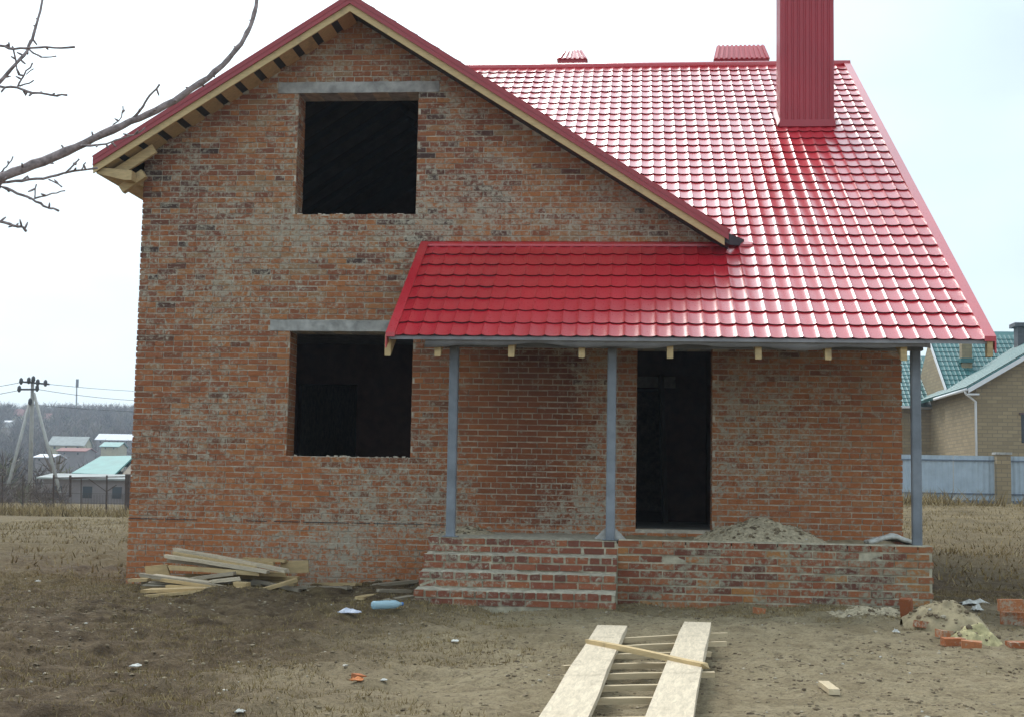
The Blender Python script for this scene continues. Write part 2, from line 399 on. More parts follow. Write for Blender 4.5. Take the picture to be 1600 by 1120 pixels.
# jambs of the openings: brick ends in the thickness of the wall
mb = MB()
for (x0, x1, z0, z1) in OPEN:
    z = z0+.004; k = 0
    while z < z1-.05:
        cuts = [(.02, .118), (.13, .385)] if k % 2 else [(.02, .26), (.272, .385)]
        for (ya, yb) in cuts:
            for sx_ in (0, 1):
                xx = (x0-.05, x0+.006) if sx_ == 0 else (x1-.006, x1+.05)
                mb.box(xx[0], xx[1], ya, yb, z, z+.064, brnd(x0, z), .003)
        z += CH; k += 1
stuff(mb.build('jamb_brickwork', M_brick, wall, fix=False))
# worn sill lines: mortar bed with crumbs
for (x0, x1, z0, z1) in OPEN[:2]:
    mb = MB(); mb.box(x0+.004, x1-.004, .004, .39, z0-.012, z0+.004)
    for k in range(26):
        x = random.uniform(x0+.03, x1-.05); w_ = random.uniform(.008, .03); mb.box(x, x+w_*1.6, .01, .01+w_, z0, z0+w_*.7, 0, .006)
    mb.build('sill', M_mortar, wall)
for (x0, x1, z0, z1) in LINT:
    mb = MB(); n_ = 14
    for k in range(n_):
        a = x0+(x1-x0)*k/n_; b = x0+(x1-x0)*(k+1)/n_
        j0, j1 = .004*math.sin(k*2.1+x0), .004*math.sin((k+1)*2.1+x0)
        mb.add([(a, -.008, z0+j0*.5), (b, -.008, z0+j1*.5), (b, -.008, z1+j1), (a, -.008, z1+j0), (a, .39, z0+j0*.5), (b, .39, z0+j1*.5), (b, .39, z1+j1), (a, .39, z1+j0)], [(0, 1, 2, 3), (7, 6, 5, 4), (3, 2, 6, 7), (1, 0, 4, 5)]+([(0, 3, 7, 4)] if k == 0 else [])+([(1, 5, 6, 2)] if k == n_-1 else []))
    mb.build('lintel', M_conc, wall)
# damp course: thin dark line over the plinth
x = .0
while x < 4.35:
    w_ = random.uniform(.2, .7)
    if random.random() < .8: mb = MB(); mb.box(x, min(x+w_, 4.35), -.012, .02, .792, .799, 0, .002); mb.build('damp_course', M_dark, wall)
    x += w_+random.uniform(.01, .12)
# side and rear walls, floors and partitions
YB = 15.0
def zg_in(x): return zfas(x)-.02
mb = MB()
mb.box(.012, .39, WT, YB, -.4, zfas(.2)+.02); o = mb.build('side_wall', M_mortar, house)
m2 = MB()
for a, b, z0, z1, k in brick_rows(.13, YB-.2, -.31, 5.85, None): m2.box(-.001+random.gauss(0, .0025), .06, a, b, z0, z1, brnd(a+3, z0), .002)
stuff(m2.build('side_brickwork', M_brick, o, fix=False))
mb = MB(); mb.prism([(WT, -.4), (YB, -.4), (YB, zmain(.4)-.2), (7.7, zmain(7.7)-.2), (WT, zmain(WT)-.2)], 'x', XR-.39, XR-.012)
o = mb.build('side_wall', M_mortar, house); m2 = MB()
for a, b, z0, z1, k in brick_rows(.13, YB-.2, -.31, 9.2, None):
    lim = min(zmain(a), zmain(b), zmain(15.4-a), zmain(15.4-b))-.18
    if z1 < lim: m2.box(XR-.06, XR+.001+random.gauss(0, .0025), a, b, z0, z1, brnd(a+9, z0), .002)
stuff(m2.build('side_brickwork', M_brick, o, fix=False))
mb = MB(); mb.prism([(.4, -.4), (XR-.4, -.4), (XR-.4, 4.6), (8, 4.6), (XG, zfas(XG)-.1), (.4, zfas(.4)-.1)], 'y', YB-.4, YB); mb.build('rear_wall', M_mortar, house)
mb = MB(); mb.box(.395, XR-.395, WT+.003, YB-.41, .45, .79); mb.build('floor_slab', M_conc, house)
mb = MB(); mb.box(.395, XR-.395, WT+.003, YB-.41, 3.62, 3.86); mb.build('floor_slab', M_conc, house)
M_loft = simple('shade_darkened_timber', (.045, .034, .026), .85, .3, 6)  # timber colour darkened to stand in for the shade inside the house
M_inner = simple('inner_brick', (.09, .045, .035), .9, .3, 6)  # room brick darkened as well, indoor shade put into its colour
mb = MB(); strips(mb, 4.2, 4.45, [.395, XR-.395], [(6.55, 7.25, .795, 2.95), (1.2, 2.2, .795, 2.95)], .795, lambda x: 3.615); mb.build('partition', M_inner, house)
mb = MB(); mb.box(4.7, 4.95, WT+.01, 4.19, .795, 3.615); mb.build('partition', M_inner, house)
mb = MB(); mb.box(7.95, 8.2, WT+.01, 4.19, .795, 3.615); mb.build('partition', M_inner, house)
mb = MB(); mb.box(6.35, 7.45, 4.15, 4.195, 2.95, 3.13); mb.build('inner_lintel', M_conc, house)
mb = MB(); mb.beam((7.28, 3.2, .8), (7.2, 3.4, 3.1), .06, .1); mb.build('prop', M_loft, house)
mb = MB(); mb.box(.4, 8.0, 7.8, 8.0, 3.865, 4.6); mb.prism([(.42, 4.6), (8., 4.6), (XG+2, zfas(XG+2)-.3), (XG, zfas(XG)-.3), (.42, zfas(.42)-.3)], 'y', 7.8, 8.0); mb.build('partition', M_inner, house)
# loft rafters seen through the upper window
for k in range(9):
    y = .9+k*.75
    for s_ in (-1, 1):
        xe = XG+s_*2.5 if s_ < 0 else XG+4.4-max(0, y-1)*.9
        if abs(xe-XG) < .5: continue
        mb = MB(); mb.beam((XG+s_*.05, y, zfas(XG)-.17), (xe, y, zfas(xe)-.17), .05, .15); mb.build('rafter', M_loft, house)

# ------------------------------------------------------------------ roofs
roof = MB()
TP, TS = .1833, .35          # tile pitch, tile step
th = math.atan(.6346); ct, st = math.cos(th), math.sin(th)
us = [0, .05, .11, .17, .33, .5, .67, .83, .89, .95, 1]
def tile_mesh(name, m_):
    t = MB(); n = len(us); hp = [.0115*(1-math.sin(math.pi*u))+.007*max(0, 1-min(u, 1-u)/.16)**1.5 for u in us]
    vs = [(u*TP, 0, h+.019) for u, h in zip(us, hp)]+[(u*TP, .12, h+.0122) for u, h in zip(us, hp)]+[(u*TP, TS+.012, h-.001) for u, h in zip(us, hp)]
    fs = [(i, i+1, i+1+n, i+n) for i in range(n-1)]+[(i+n, i+1+n, i+1+2*n, i+2*n) for i in range(n-1)]
    t.add(vs, fs)
    t.add([(u*TP, 0, h+.019) for u, h in zip(us, hp)]+[(u*TP, .034, h-.008) for u, h in zip(us, hp)], [(i+n, i+1+n, i+1, i) for i in range(n-1)])
    return t
TILE = tile_mesh('tile', M_tile)
tile_me = TILE.mesh('tile', M_tile, smooth=True)
def frame(o, ex, ey, ez):
    m_ = Matrix.Identity(4)
    for i in range(3): m_[i][0], m_[i][1], m_[i][2], m_[i][3] = ex[i], ey[i], ez[i], o[i]
    return m_
tv = np.array(TILE.v); tf = TILE.f
def tiles_joined(frames, name, m_, parent):
    V = []; F = []; o = 0
    for fr in frames:
        A = np.array(fr); V.append(tv@A[:3, :3].T+A[:3, 3]); F += [tuple(i+o for i in f) for f in tf]; o += len(tv)
    me = bpy.data.meshes.new(name); me.from_pydata(np.concatenate(V).tolist(), [], F); me.materials.append(m_); me.polygons.foreach_set('use_smooth', [True]*len(F)); me.update()
    ob = bpy.data.objects.new(name, me); COL.objects.link(ob); ob.parent = parent; ob.matrix_parent_inverse = parent.matrix_basis.inverted(); return stuff(ob)
# main deck = the roof part itself
rd = MB()
def slab(mb, poly, f, t0, t1, m=0):   # plan polygon, height function, thickness below surface t0..t1
    n = len(poly); vs = [(x, y, f(x, y)-t0) for x, y in poly]+[(x, y, f(x, y)-t1) for x, y in poly]
    mb.add(vs, [tuple(range(n)), tuple(range(n, 2*n))[::-1]]+[(i, (i+1) % n, (i+1) % n+n, i+n) for i in range(n)], 0, m)
XV, XPL, YE, YR = 10.815, 3.904, -2.366, 7.70
fm = lambda x, y: zmain(y)
KX = XG+(ZG+.155-zmain(0))/SL       # valley foot on the wall line
slab(rd, [(XPL+.03, YE+.03), (XV-.04, YE+.03), (XV-.04, -.001), (XPL+.03, -.001)], fm, .012, .05)
slab(rd, [(KX-.02, 0), (XV-.04, 0), (XV-.04, YR), (XG, YR), (XG, 5.2)], fm, .012, .05)
slab(rd, [(XG, YR), (XV-.04, YR), (XV-.04, YB+.5), (XG, YB+.5)], lambda x, y: zmain(15.4-y), .0, .05)
roof = rd.build('roof', M_film, house)
roof['label'] = 'main roof of glossy red pressed metal tiles over the porch'
ncol = int(round((XV-.10-XPL-.09)/TP)); x00 = XV-.105-ncol*TP
rows = int((YR-YE)/ct/TS)
sheet_t = {}
ex, ey, ez = Vector((1, 0, 0)), Vector((0, ct, st)), Vector((0, -st, ct))
fr = []
for r_ in range(rows+1):
    s0 = r_*TS; y = YE+s0*ct; z = zmain(y)
    for c in range(-8, ncol):
        x = x00+c*TP
        if y < -.06:
            if c < 0: continue
        else:
            lim = KX - max(0, y-.0) - .25 if y < 5.0 else XG
            if x+TP < lim: continue
        if s0+TS > (YR-YE)/ct+.05: continue
        q = c//6
        if q not in sheet_t: sheet_t[q] = (random.gauss(0, .006), random.gauss(0, .006), random.uniform(0, .004))
        a1, a2, dz0 = sheet_t[q]; mq = Matrix.Rotation(a1+random.gauss(0, .004), 3, ex) @ Matrix.Rotation(a2+random.gauss(0, .004), 3, ey)
        fr.append((r_, c, frame(Vector((x, y, z+dz0)), mq@ex, mq@ey, mq@ez)))
# clip: partial row under the wall line at the porch
near_t = [f for f in fr if f[0] < 8][:300]
rest = [f[2] for f in fr if f not in near_t]
rest = []
cnt = 0
for f in fr:
    if f[0] < 8 and cnt < 300:
        o = bpy.data.objects.new('tile', tile_me); COL.objects.link(o); o.parent = roof
        o.matrix_parent_inverse = roof.matrix_basis.inverted()
        o.matrix_basis = f[2]; cnt += 1
    else: rest.append(f[2])
tiles_joined(rest, 'tile_field', M_tile, roof)
# gable wing roof
gy0, gy1 = -.52, YB+.3
gr = MB(); XL_, XRr = -.53, 7.99
fgab = lambda x, y: ZG+.155-SL*abs(x-XG)
slab(gr, [(XL_, gy0+.03), (XG, gy0+.03), (XG, gy1), (XL_, gy1)], fgab, .015, .16)
slab(gr, [(XG, gy0+.03), (XRr, gy0+.03), (XRr, .12), (XG, 5.2)], fgab, .015, .16)
slab(gr, [(XG, 5.2), (XG+4.7, gy1-4), (XG+4.7, gy1), (XG, gy1)], fgab, .015, .1)
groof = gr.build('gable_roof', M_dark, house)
fr2 = []
gt = math.atan(SL); gc, gs = math.cos(gt), math.sin(gt)
nrow = int((XG-XL_)/gc/TS)+1
for r_ in range(nrow):
    s0 = r_*TS
    for c in range(int((gy1-gy0)/TP)):
        xx = XL_+s0*gc
        if xx+TS*gc*.6 > XG: continue
        fr2.append(frame(Vector((xx, gy0+.02+(c+1)*TP, fgab(xx, 0))), (0, -1, 0), (gc, 0, gs), (-gs, 0, gc)))
nrow = int((XRr-XG)/gc/TS)
for r_ in range(nrow):
    s0 = r_*TS; xx = XRr-s0*gc
    ymax = .05+(XRr-xx)*1.0
    for c in range(int((ymax+.3-gy0)/TP)):
        fr2.append(frame(Vector((xx, gy0+.02+c*TP, fgab(xx, 0))), (0, 1, 0), (-gc, 0, gs), (gs, 0, gc)))
tiles_joined(fr2, 'tile_field', M_tile, groof)
# ridge caps
mb = MB(); mb.tube([(XG+.3, YR, zmain(YR)+.0), (XV+.0, YR, zmain(YR)+.0)], .085, 10); mb.build('ridge_cap', M_tile, roof, True)
mb = MB(); mb.tube([(XG, gy0-.02, ZG+.165), (XG, 5.3, ZG+.165)], .08, 10); mb.build('ridge_cap', M_redtrim, groof, True)
# main verges
def strip_main(x0, x1, y0, y1, lo, hi, name, m_, par):
    mb = MB(); mb.add([(x, y, zmain(y)+d) for x in (x0, x1) for y in (y0, y1) for d in (lo, hi)], [(0, 1, 3, 2), (4, 6, 7, 5), (0, 4, 5, 1), (2, 3, 7, 6), (0, 2, 6, 4), (1, 5, 7, 3)])
    return mb.build(name, m_, par)
strip_main(XV-.125, XV, YE-.015, YR+.03, .005, .062, 'verge_trim', M_tile, roof)
strip_main(XV-.012, XV+.004, YE-.012, YR+.03, -.13, .058, 'verge_trim', M_tile, roof)
strip_main(XPL, XPL+.105, YE-.015, -.005, .005, .055, 'verge_trim', M_tile, roof)
strip_main(XPL-.004, XPL+.010, YE-.012, -.005, -.13, .05, 'verge_trim', M_tile, roof)
strip_main(XPL+.1, KX+.2, -.07, .0, .02, .05, 'wall_flashing', M_tile, roof)
# gable verge: pine fascia, red trim
for s_, xe in ((-1, -.52), (1, 7.98)):
    def pl(x, d): return (x, zfas(x)+d)
    xa = XG
    mb = MB(); e2 = xe if s_ < 0 else xe-.05
    mb.prism([pl(xa, -.055), pl(e2, -.055), pl(e2, .052), pl(xa, .052)], 'y', -.50, -.475); mb.build('fascia_board', M_woodnew, groof)
    mb = MB(); mb.prism([pl(xa, .045), pl(xe, .045), pl(xe, .185), pl(xa, .185)], 'y', -.53, -.51)
    mb.prism([pl(xa, .165), pl(xe, .165), pl(xe, .187), pl(xa, .187)], 'y', -.512, -.40); mb.build('verge_trim', M_redtrim, groof)
    mb = MB(); mb.prism([pl(xa, .112), pl(xe, .112), pl(xe, .120), pl(xa, .120)], 'y', -.536, -.531); mb.build('trim_fold', M_redtrim, groof)
    # soffit battens from the wall out to the fascia
    L_ = abs(xe-XG)/gc; k = 0; s0 = .12
    while s0 < L_-.1:
        x = XG+s_*s0*gc; dn = Vector((s_*gc, 0, -gs)); nn = Vector((s_*gs, 0, gc))
        if s_ < 0:
            mb = MB(); mb.obox(Vector((x, -.235, zfas(x)-.022)), dn, (0, 1, 0), nn, .105, .238, .013, random.random()*.6); mb.build('soffit_batten', M_wood, groof)
        s0 += .31
# open end of the gable eave over the main roof: black lining
q_ = [Vector((7.93, -.47, zfas(7.93)-.03)), Vector((7.93, -.47, zfas(7.93)+.13)), Vector((8.22, .03, zmain(.03)+.07)), Vector((8.22, .03, zmain(.03)-.02))]
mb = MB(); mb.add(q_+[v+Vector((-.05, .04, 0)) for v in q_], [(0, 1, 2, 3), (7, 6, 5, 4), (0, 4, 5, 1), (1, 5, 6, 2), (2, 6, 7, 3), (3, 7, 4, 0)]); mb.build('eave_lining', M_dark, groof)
# left eave: wall plate end and rafter foot
mb = MB(); mb.beam((-.34, -.30, zfas(-.35)-.16), (.25, -.30, zfas(.25)-.16), .05, .13); mb.build('rafter_foot', M_wood, groof)
a, b = UY(190, 297, -.22), UY(226, 272, -.22)
mb = MB(); mb.beam(a, b, .10, .12); mb.build('wall_plate', M_wood, groof)
mb = MB(); mb.prism([(-.50, zfas(-.50)-.055), (-.10, zfas(-.5)-.15), (.0, zfas(-.5)-.15), (.0, zfas(-.5)-.02), (-.4, zfas(-.5)+.02)], 'y', -.45, 14.5); mb.build('eave_soffit', M_wood, groof)
# main left end wall above the wing
mb = MB(); mb.prism([(5.3, ZG+.1), (YR, zmain(YR)-.06), (15.4-5.3, ZG+.1)], 'x', XG+.0, XG+.2); mb.build('end_wall', M_brick, roof)
# porch rafters
for px in (606, 684, 799, 909, 1047, 1185, 1294, 1412):
    x = UY(px, 548, -2.22).x
    mb = MB(); w_ = .036
    mb.add([(xx, y, zmain(y)+d) for xx in (x-w_, x+w_) for y in (YE+.13, -.012) for d in (-.30, -.06)], [(0, 1, 3, 2), (4, 6, 7, 5), (0, 4, 5, 1), (2, 3, 7, 6), (0, 2, 6, 4), (1, 5, 7, 3)], random.random()*.3)
    mb.build('rafter', M_woodnew, roof)
mb = MB(); mb.obox((XV-.06, YE+.06, zmain(YE)-.09), (1, 0, 0), (0, 1, 0), (0, 0, 1), .03, .05, .085); mb.build('verge_rafter_end', M_wood, roof)
# sagging membrane edge under the eave
mb = MB(); n_ = 130; vs = []
for k in range(n_+1):
    x = XPL+.45+(10.12-XPL-.45)*k/n_; sg = .018*math.sin(x*3.1)+.014*math.sin(x*7.3+1)
    vs += [(x, YE+.10, zmain(YE+.1)-.045), (x, YE+.075, zmain(YE)-.088-sg), (x, YE+.35, zmain(YE+.35)-.062)]
mb.add(vs, [(3*k, 3*k+3, 3*k+4, 3*k+1) for k in range(n_)]+[(3*k+1, 3*k+4, 3*k+5, 3*k+2) for k in range(n_)])
mb.build('membrane_edge', M_film, roof, True)
# porch beam and posts
YPP = -1.85
mb = MB(); mb.box(4.45, 10.12, YPP-.05, YPP+.05, 2.965, 3.05); mb.build('porch_beam', M_post, house)
for k, x in enumerate((4.6436, 6.5281, 10.0369)):
    mb = MB(); hw = .053; zb, zt = (.715, 2.963)
    c_ = .012
    pr = [(x-hw+c_, YPP-hw), (x+hw-c_, YPP-hw), (x+hw, YPP-hw+c_), (x+hw, YPP+hw-c_), (x+hw-c_, YPP+hw), (x-hw+c_, YPP+hw), (x-hw, YPP+hw-c_), (x-hw, YPP-hw+c_)]
    mb.prism(pr, 'z', zb, zt); p_ = mb.build('post', M_post, house)
    mb = MB(); mb.box(x-.09, x+.09, YPP-.09, YPP+.09, .716, .724); mb.build('base_plate', M_post, p_)
    if k == 1:
        for s_ in (-1, 1):
            mb = MB(); mb.prism([(x+s_*.054, .725), (x+s_*.19, .725), (x+s_*.054, .86)], 'y', YPP-.004, YPP+.004); mb.build('gusset', M_conc, p_)
# chimney on the front slope
c0 = None
for k in range(400):
    y = k*.02
    p = UY(1262, 199, y)
    if p.z <= zmain(y)+.02: c0 = p; break
yc = c0.y; xl, xr_ = UY(1219, 190, yc).x, UY(1304, 190, yc).x
ch = thing('dummy', (0, 0, 0), None, None); bpy.data.objects.remove(ch)
mb = MB(); mb.box(xl+.012, xr_-.012, yc+.012, yc+.63, zmain(yc)-.1, 9.85); chim = mb.build('chimney', M_redribs, roof)
mb = MB(); nr = 9; w_ = (xr_-xl)/nr
for k in range(nr):
    a = xl+k*w_
    mb.prism([(a+.18*w_, yc+.014), (a+.30*w_, yc), (a+.85*w_, yc), (a+.97*w_, yc+.014)], 'z', zmain(yc)+.12, 9.86)
for k in range(6):
    a = yc+.02+k*.1
    mb.prism([(xl+.014, a+.02), (xl, a+.03), (xl, a+.08), (xl+.014, a+.09)], 'z', zmain(yc+.6)-.3, 9.86)
    mb.prism([(xr_-.014, a+.02), (xr_, a+.03), (xr_, a+.08), (xr_-.014, a+.09)], 'z', zmain(yc+.6)-.3, 9.86)
mb.build('ribbed_cladding', M_redribs, chim)
mb = MB()
mb.add([(xl-.02, yc-.03, zmain(yc)+.02), (xr_+.02, yc-.03, zmain(yc)+.02), (xr_+.005, yc-.006, zmain(yc)+.14), (xl-.005, yc-.006, zmain(yc)+.14), (xl-.02, yc+.04, zmain(yc)), (xr_+.02, yc+.04, zmain(yc)), (xr_, yc+.04, zmain(yc)+.14), (xl, yc+.04, zmain(yc)+.14)], [(0, 1, 2, 3), (4, 7, 6, 5), (0, 3, 7, 4), (1, 5, 6, 2), (3, 2, 6, 7), (0, 4, 5, 1)])
for x_, s_ in ((xl, -1), (xr_, 1)):
    mb.add([(x_+s_*.0, yc, zmain(yc)+.12), (x_+s_*.0, yc+.65, zmain(yc+.65)+.12), (x_+s_*.05, yc+.65, zmain(yc+.65)+.045), (x_+s_*.05, yc-.02, zmain(yc-.02)+.045)], [(0, 1, 2, 3)])
mb.build('flashing', M_redribs, chim)
mb = MB(); mb.box(xl-.1, xr_+.1, yc-.1, yc+.75, 9.86, 9.92); mb.prism([(xl-.1, 9.92), (xr_+.1, 9.92), ((xl+xr_)/2, 10.2)], 'y', yc-.1, yc+.75); mb.build('chimney_cap', M_redtrim, chim)
# two vent stacks behind the ridge
for (px0, px1, pyt, pym, pyb) in ((870, 918, 82, 93, 112), (1115, 1203, 74, 93, 106)):
    Y = 8.6; a, b = UY(px0, pym, Y), UY(px1, pym, Y); zt = UY(px0, pyt, Y+.35).z
    mb = MB(); mb.box(a.x+.03, b.x-.03, Y+.02, Y+.6, 8.0, a.z); vs_ = mb.build('vent_stack', M_redribs, roof)
    mb = MB(); ins = (b.x-a.x)*(.19 if px1-px0 < 60 else .07)
    q = [(a.x, Y-.02, a.z), (b.x, Y-.02, a.z), (b.x, Y+.64, a.z), (a.x, Y+.64, a.z), (a.x+ins, Y+.3, zt), (b.x-ins, Y+.3, zt)]
    mb.add(q, [(0, 1, 5, 4), (1, 2, 5), (2, 3, 4, 5), (3, 0, 4), (0, 3, 2, 1)])
    nrib = max(4, int((b.x-a.x)/.1))
    for k in range(nrib):
        u = (k+.5)/nrib; xb = a.x+(b.x-a.x)*u; xt = a.x+ins+(b.x-a.x-2*ins)*u
        mb.beam((xb, Y-.03, a.z+.008), (xt, Y+.3, zt+.012), .045, .022)
    mb.build('stack_lid', M_tile, vs_)

# ------------------------------------------------------------------ porch: brick plinth and steps
porch = thing('brick_porch', (7.3, -1.9, 0), 'brick porch plinth with four rough brick steps under the steel posts', 'porch')
PX0, PX1, PY, PZ = 6.62, 10.19, -1.9717, .7175
SX0, SX1 = 4.40, 6.615
mb = MB(); mb.box(SX0+.01, PX1-.012, PY+.010, -.03, -.5, PZ-.035); pl_ = mb.build('plinth', M_mortar2, porch)
pch = .0862; k = 0; z = PZ-.066
while z > -.35:
    x = PX0 - (.13 if k % 2 else 0)
    while x < PX1-.03:
        a, b = max(x, PX0+.004), min(x+.25, PX1)
        if b-a > .04:
            q = MB(); d = random.gauss(0, .004); q.box(a, b, PY+d, PY+.11, z+random.uniform(-.003, .003), z+.066, random.random() if b < PX1-.2 else random.uniform(.8, 1), .003); q.build('brick', M_brick2, pl_, fix=False)
        x += .262
    z -= pch; k += 1
mb = MB()
for k in range(8):                 # the plinth's right return
    z = PZ-.066-k*pch; y = PY+.115
    while y < -.1: mb.box(PX1-.1, PX1+random.gauss(0, .003), y, min(y+.25, -.05), z, z+.066, random.random(), .003); y += .262
stuff(mb.build('return_brickwork', M_brick2, pl_, fix=False))
mb = MB(); mb.box(PX0+.01, PX1-.01, PY+.005, PY+.25, PZ-.002, PZ+.010, 0, .004)
mb.build('mortar_cap', M_mortar2, pl_)
# steps
TRD, RIS = .325, .179
stp = MB()
for k in range(4):
    y0 = PY-.005-k*TRD; zt = PZ-k*RIS
    stp.box(SX0+.012-k*0, SX1-.012, y0+.012, y0+TRD+.05 if k else -.06, -.5, zt-.008-(.001*k))
steps = stp.build('steps', M_mortar2, porch)
M_tread = simple('tread_mortar', (.40, .36, .28), .95, .35, 14, bmp=.9)
for k in range(4):
    y0 = PY-.005-k*TRD; zt = PZ-k*RIS
    # header course on top, stretcher course below
    x = SX0
    while x < SX1-.03:
        w_ = random.uniform(.108, .122) if k else random.choice((.12, .12, .25)); b = min(x+w_, SX1)
        if b-x > .04:
            q = MB(); d = random.gauss(0, .005); q.box(x, b, y0+d, y0+.2, zt-.080+random.uniform(-.003, .003), zt-.012+random.uniform(-.004, .003), random.random(), .004); q.build('brick', M_bstep, steps, fix=False)
        x = b+random.uniform(.015, .028)
    x = SX0-random.uniform(0, .12)
    while x < SX1-.03:
        a = max(x, SX0); b = min(x+.25, SX1)
        if b-a > .04:
            q = MB(); d = random.gauss(.003, .004); q.box(a, b, y0+d, y0+.12, zt-.166+random.uniform(-.003, .003), zt-.101, random.random(), .003); q.build('brick', M_bstep, steps, fix=False)
        x += .25+random.uniform(.012, .02)
    # lumpy mortar on the tread
    mb = MB(); nx = 60; ys_ = np.linspace(y0+.004, (y0+TRD) if k else -.04, 9 if k else 16)
    V = []; 
    for yy in ys_:
        for i in range(nx+1):
            xx = SX0+.004+(SX1-SX0-.008)*i/nx
            fe = 0 if yy < y0+.01 else 1; V.append((xx, yy, zt-(.010 if fe else .022)+fe*(max(0, .03*(float(vnoise(xx*7, yy*9, 20+k))+.25))+.010*float(vnoise(xx*25, yy*25, 40)))))
    F = [(j*(nx+1)+i, j*(nx+1)+i+1, (j+1)*(nx+1)+i+1, (j+1)*(nx+1)+i) for j in range(len(ys_)-1) for i in range(nx)]
    mb.add(V, F); mb.build('tread', M_tread, steps, True)
# porch floor fill: earth between plinth and wall
mb = MB(); nx, ny = 90, 34; V = []
for j in range(ny+1):
    for i in range(nx+1):
        x = SX1-.3+(PX1-.02-SX1+.3)*i/nx; y = PY+.22+(-.012-PY-.22)*j/ny
        V.append((x, y, PZ-.028+.05*float(vnoise(x*2, y*2, 31))+.03*float(vnoise(x*9, y*9, 32))))
mb.add(V, [(j*(nx+1)+i, j*(nx+1)+i+1, (j+1)*(nx+1)+i+1, (j+1)*(nx+1)+i) for j in range(ny) for i in range(nx)])
mb.build('earth_fill', M_soil, porch, True)
def heap(name, c, rx, ry, h, m_, label, cat, seed=0, n=44, rough=.12, base=None, power=1.3):
    """a mound with a lumpy surface"""
    mb = MB(); V = []
    for j in range(n+1):
        for i in range(n+1):
            u, v = 2*i/n-1, 2*j/n-1; d = math.hypot(u, v)
            x, y = c[0]+u*rx, c[1]+v*ry
            e = max(0, 1-d*(1+.25*float(vnoise(math.atan2(v, u)*1.3+9, seed, 50))))
            lump = float(vnoise(x*5, y*5, seed))*.6+float(vnoise(x*13, y*13, seed+1))*.4+float(vnoise(x*33, y*33, seed+2))*.25
            zz = h*(e**(1/power) if e > 0 else 0)*(1+rough*2.2*lump)+ (h*rough*.8*lump*min(1, e*4))
            b0 = base if base is not None else gz(x, y)
            V.append((x, y, b0-.03+zz))
    mb.add(V, [(j*(n+1)+i, j*(n+1)+i+1, (j+1)*(n+1)+i+1, (j+1)*(n+1)+i) for j in range(n) for i in range(n)])
    o = tag(mb.build(name, m_, None, True, fix=False), label, cat)
    st = MB(); bm = bmesh.new(); bmesh.ops.create_icosphere(bm, subdivisions=1, radius=1); bv = [v.co.copy() for v in bm.verts]; bf = [tuple(v.index for v in f.verts) for f in bm.faces]; bm.free()
    for k in range(int(420*rx*ry/.4)):
        u, v = random.uniform(-.85, .85), random.uniform(-.85, .85)
        if math.hypot(u, v) > .85: continue
        p = Vector(V[int((v+1)/2*n)*(n+1)+int((u+1)/2*n)]); s_ = .006+.028*random.random()**3
        st.add([p+Vector((w.x*random.uniform(.7, 1.3), w.y*random.uniform(.7, 1.3), w.z*random.uniform(.5, .9)))*s_ for w in bv], bf, random.random())
    stuff(st.build('stones', M_clod, o, fix=False))
    return o
p = UY(1190, 848, -1.05)
heap('gravel_heap', (p.x, -1.0), .82, .62, .34, M_gravel, 'grey heap of sand and gravel on the porch beside the doorway', 'gravel heap', 3, 60, .10, PZ-.02)
p = UY(718, 838, -.95)
heap('rubble_mound', (4.72, -.75), .42, .45, .13, M_gravel, 'low spill of grit on the porch behind the post at the steps', 'rubble', 8, 36, .2, PZ+.0)
# cement slab scrap on the plinth by the right post
a = UY(1388, 842, -1.2)
mb = MB(); V = []; n = 16
for j in range(7):
    for i in range(n+1):
        u = i/n; V.append((a.x-.25+.62*u, -1.35+.4*j/6, PZ+.025+.10*math.sin(u*math.pi*.9+.3)**2*(.7+.3*math.sin(j))+.02*float(vnoise(u*9, j, 4))))
mb.add(V, [(j*(n+1)+i, j*(n+1)+i+1, (j+1)*(n+1)+i+1, (j+1)*(n+1)+i) for j in range(6) for i in range(n)])
cs = mb.build('cement_sack', M_offw, None, True); sm_ = cs.modifiers.new('s', 'SOLIDIFY'); sm_.thickness = .04
tag(cs, 'pale flattened cement sack on the porch by the end post', 'sack')

# ------------------------------------------------------------------ things on the ground in front
def plank(name, a, b, w, t, m_, label, cat='board', group=None, rnd=.2, j=.006, upd=(0, 0, 1), parent=None, ragged=.02):
    """a sawn board from a to b; split ends, slight bow; its own origin at its middle"""
    a, b = Vector(a), Vector(b); c = (a+b)/2; d = b-a; l = d.length; d.normalize(); sd = d.cross(Vector(upd)).normalized(); u = sd.cross(d)
    mb = MB(); n = 6; vs = []
    for k in range(n+1):
        s_ = -l/2+l*k/n; bow = .004*l*math.sin(k/n*math.pi)*random.choice((1, .6))
        e = ragged if k in (0, n) else 0
        for (yy, zz) in ((-1, -1), (1, -1), (1, 1), (-1, 1)):
            vs.append((s_+random.uniform(-e, e), yy*w/2*(1+random.uniform(-.05, .05)), zz*t/2+bow+random.uniform(-.0015, .0015)))
    fs = [(4*k+q, 4*k+(q+1) % 4, 4*k+4+(q+1) % 4, 4*k+4+q) for k in range(n) for q in range(4)]+[(3, 2, 1, 0), (4*n, 4*n+1, 4*n+2, 4*n+3)]
    mb.add(vs, fs, rnd); me = mb.mesh(name, m_); recalc(me)
    o = bpy.data.objects.new(name, me); COL.objects.link(o)
    mm = frame(c, d, sd, u)
    if parent: o.parent = parent; o.matrix_parent_inverse = parent.matrix_basis.inverted()
    o.matrix_basis = mm
    if not parent: tag(o, label, cat, group)
    return o
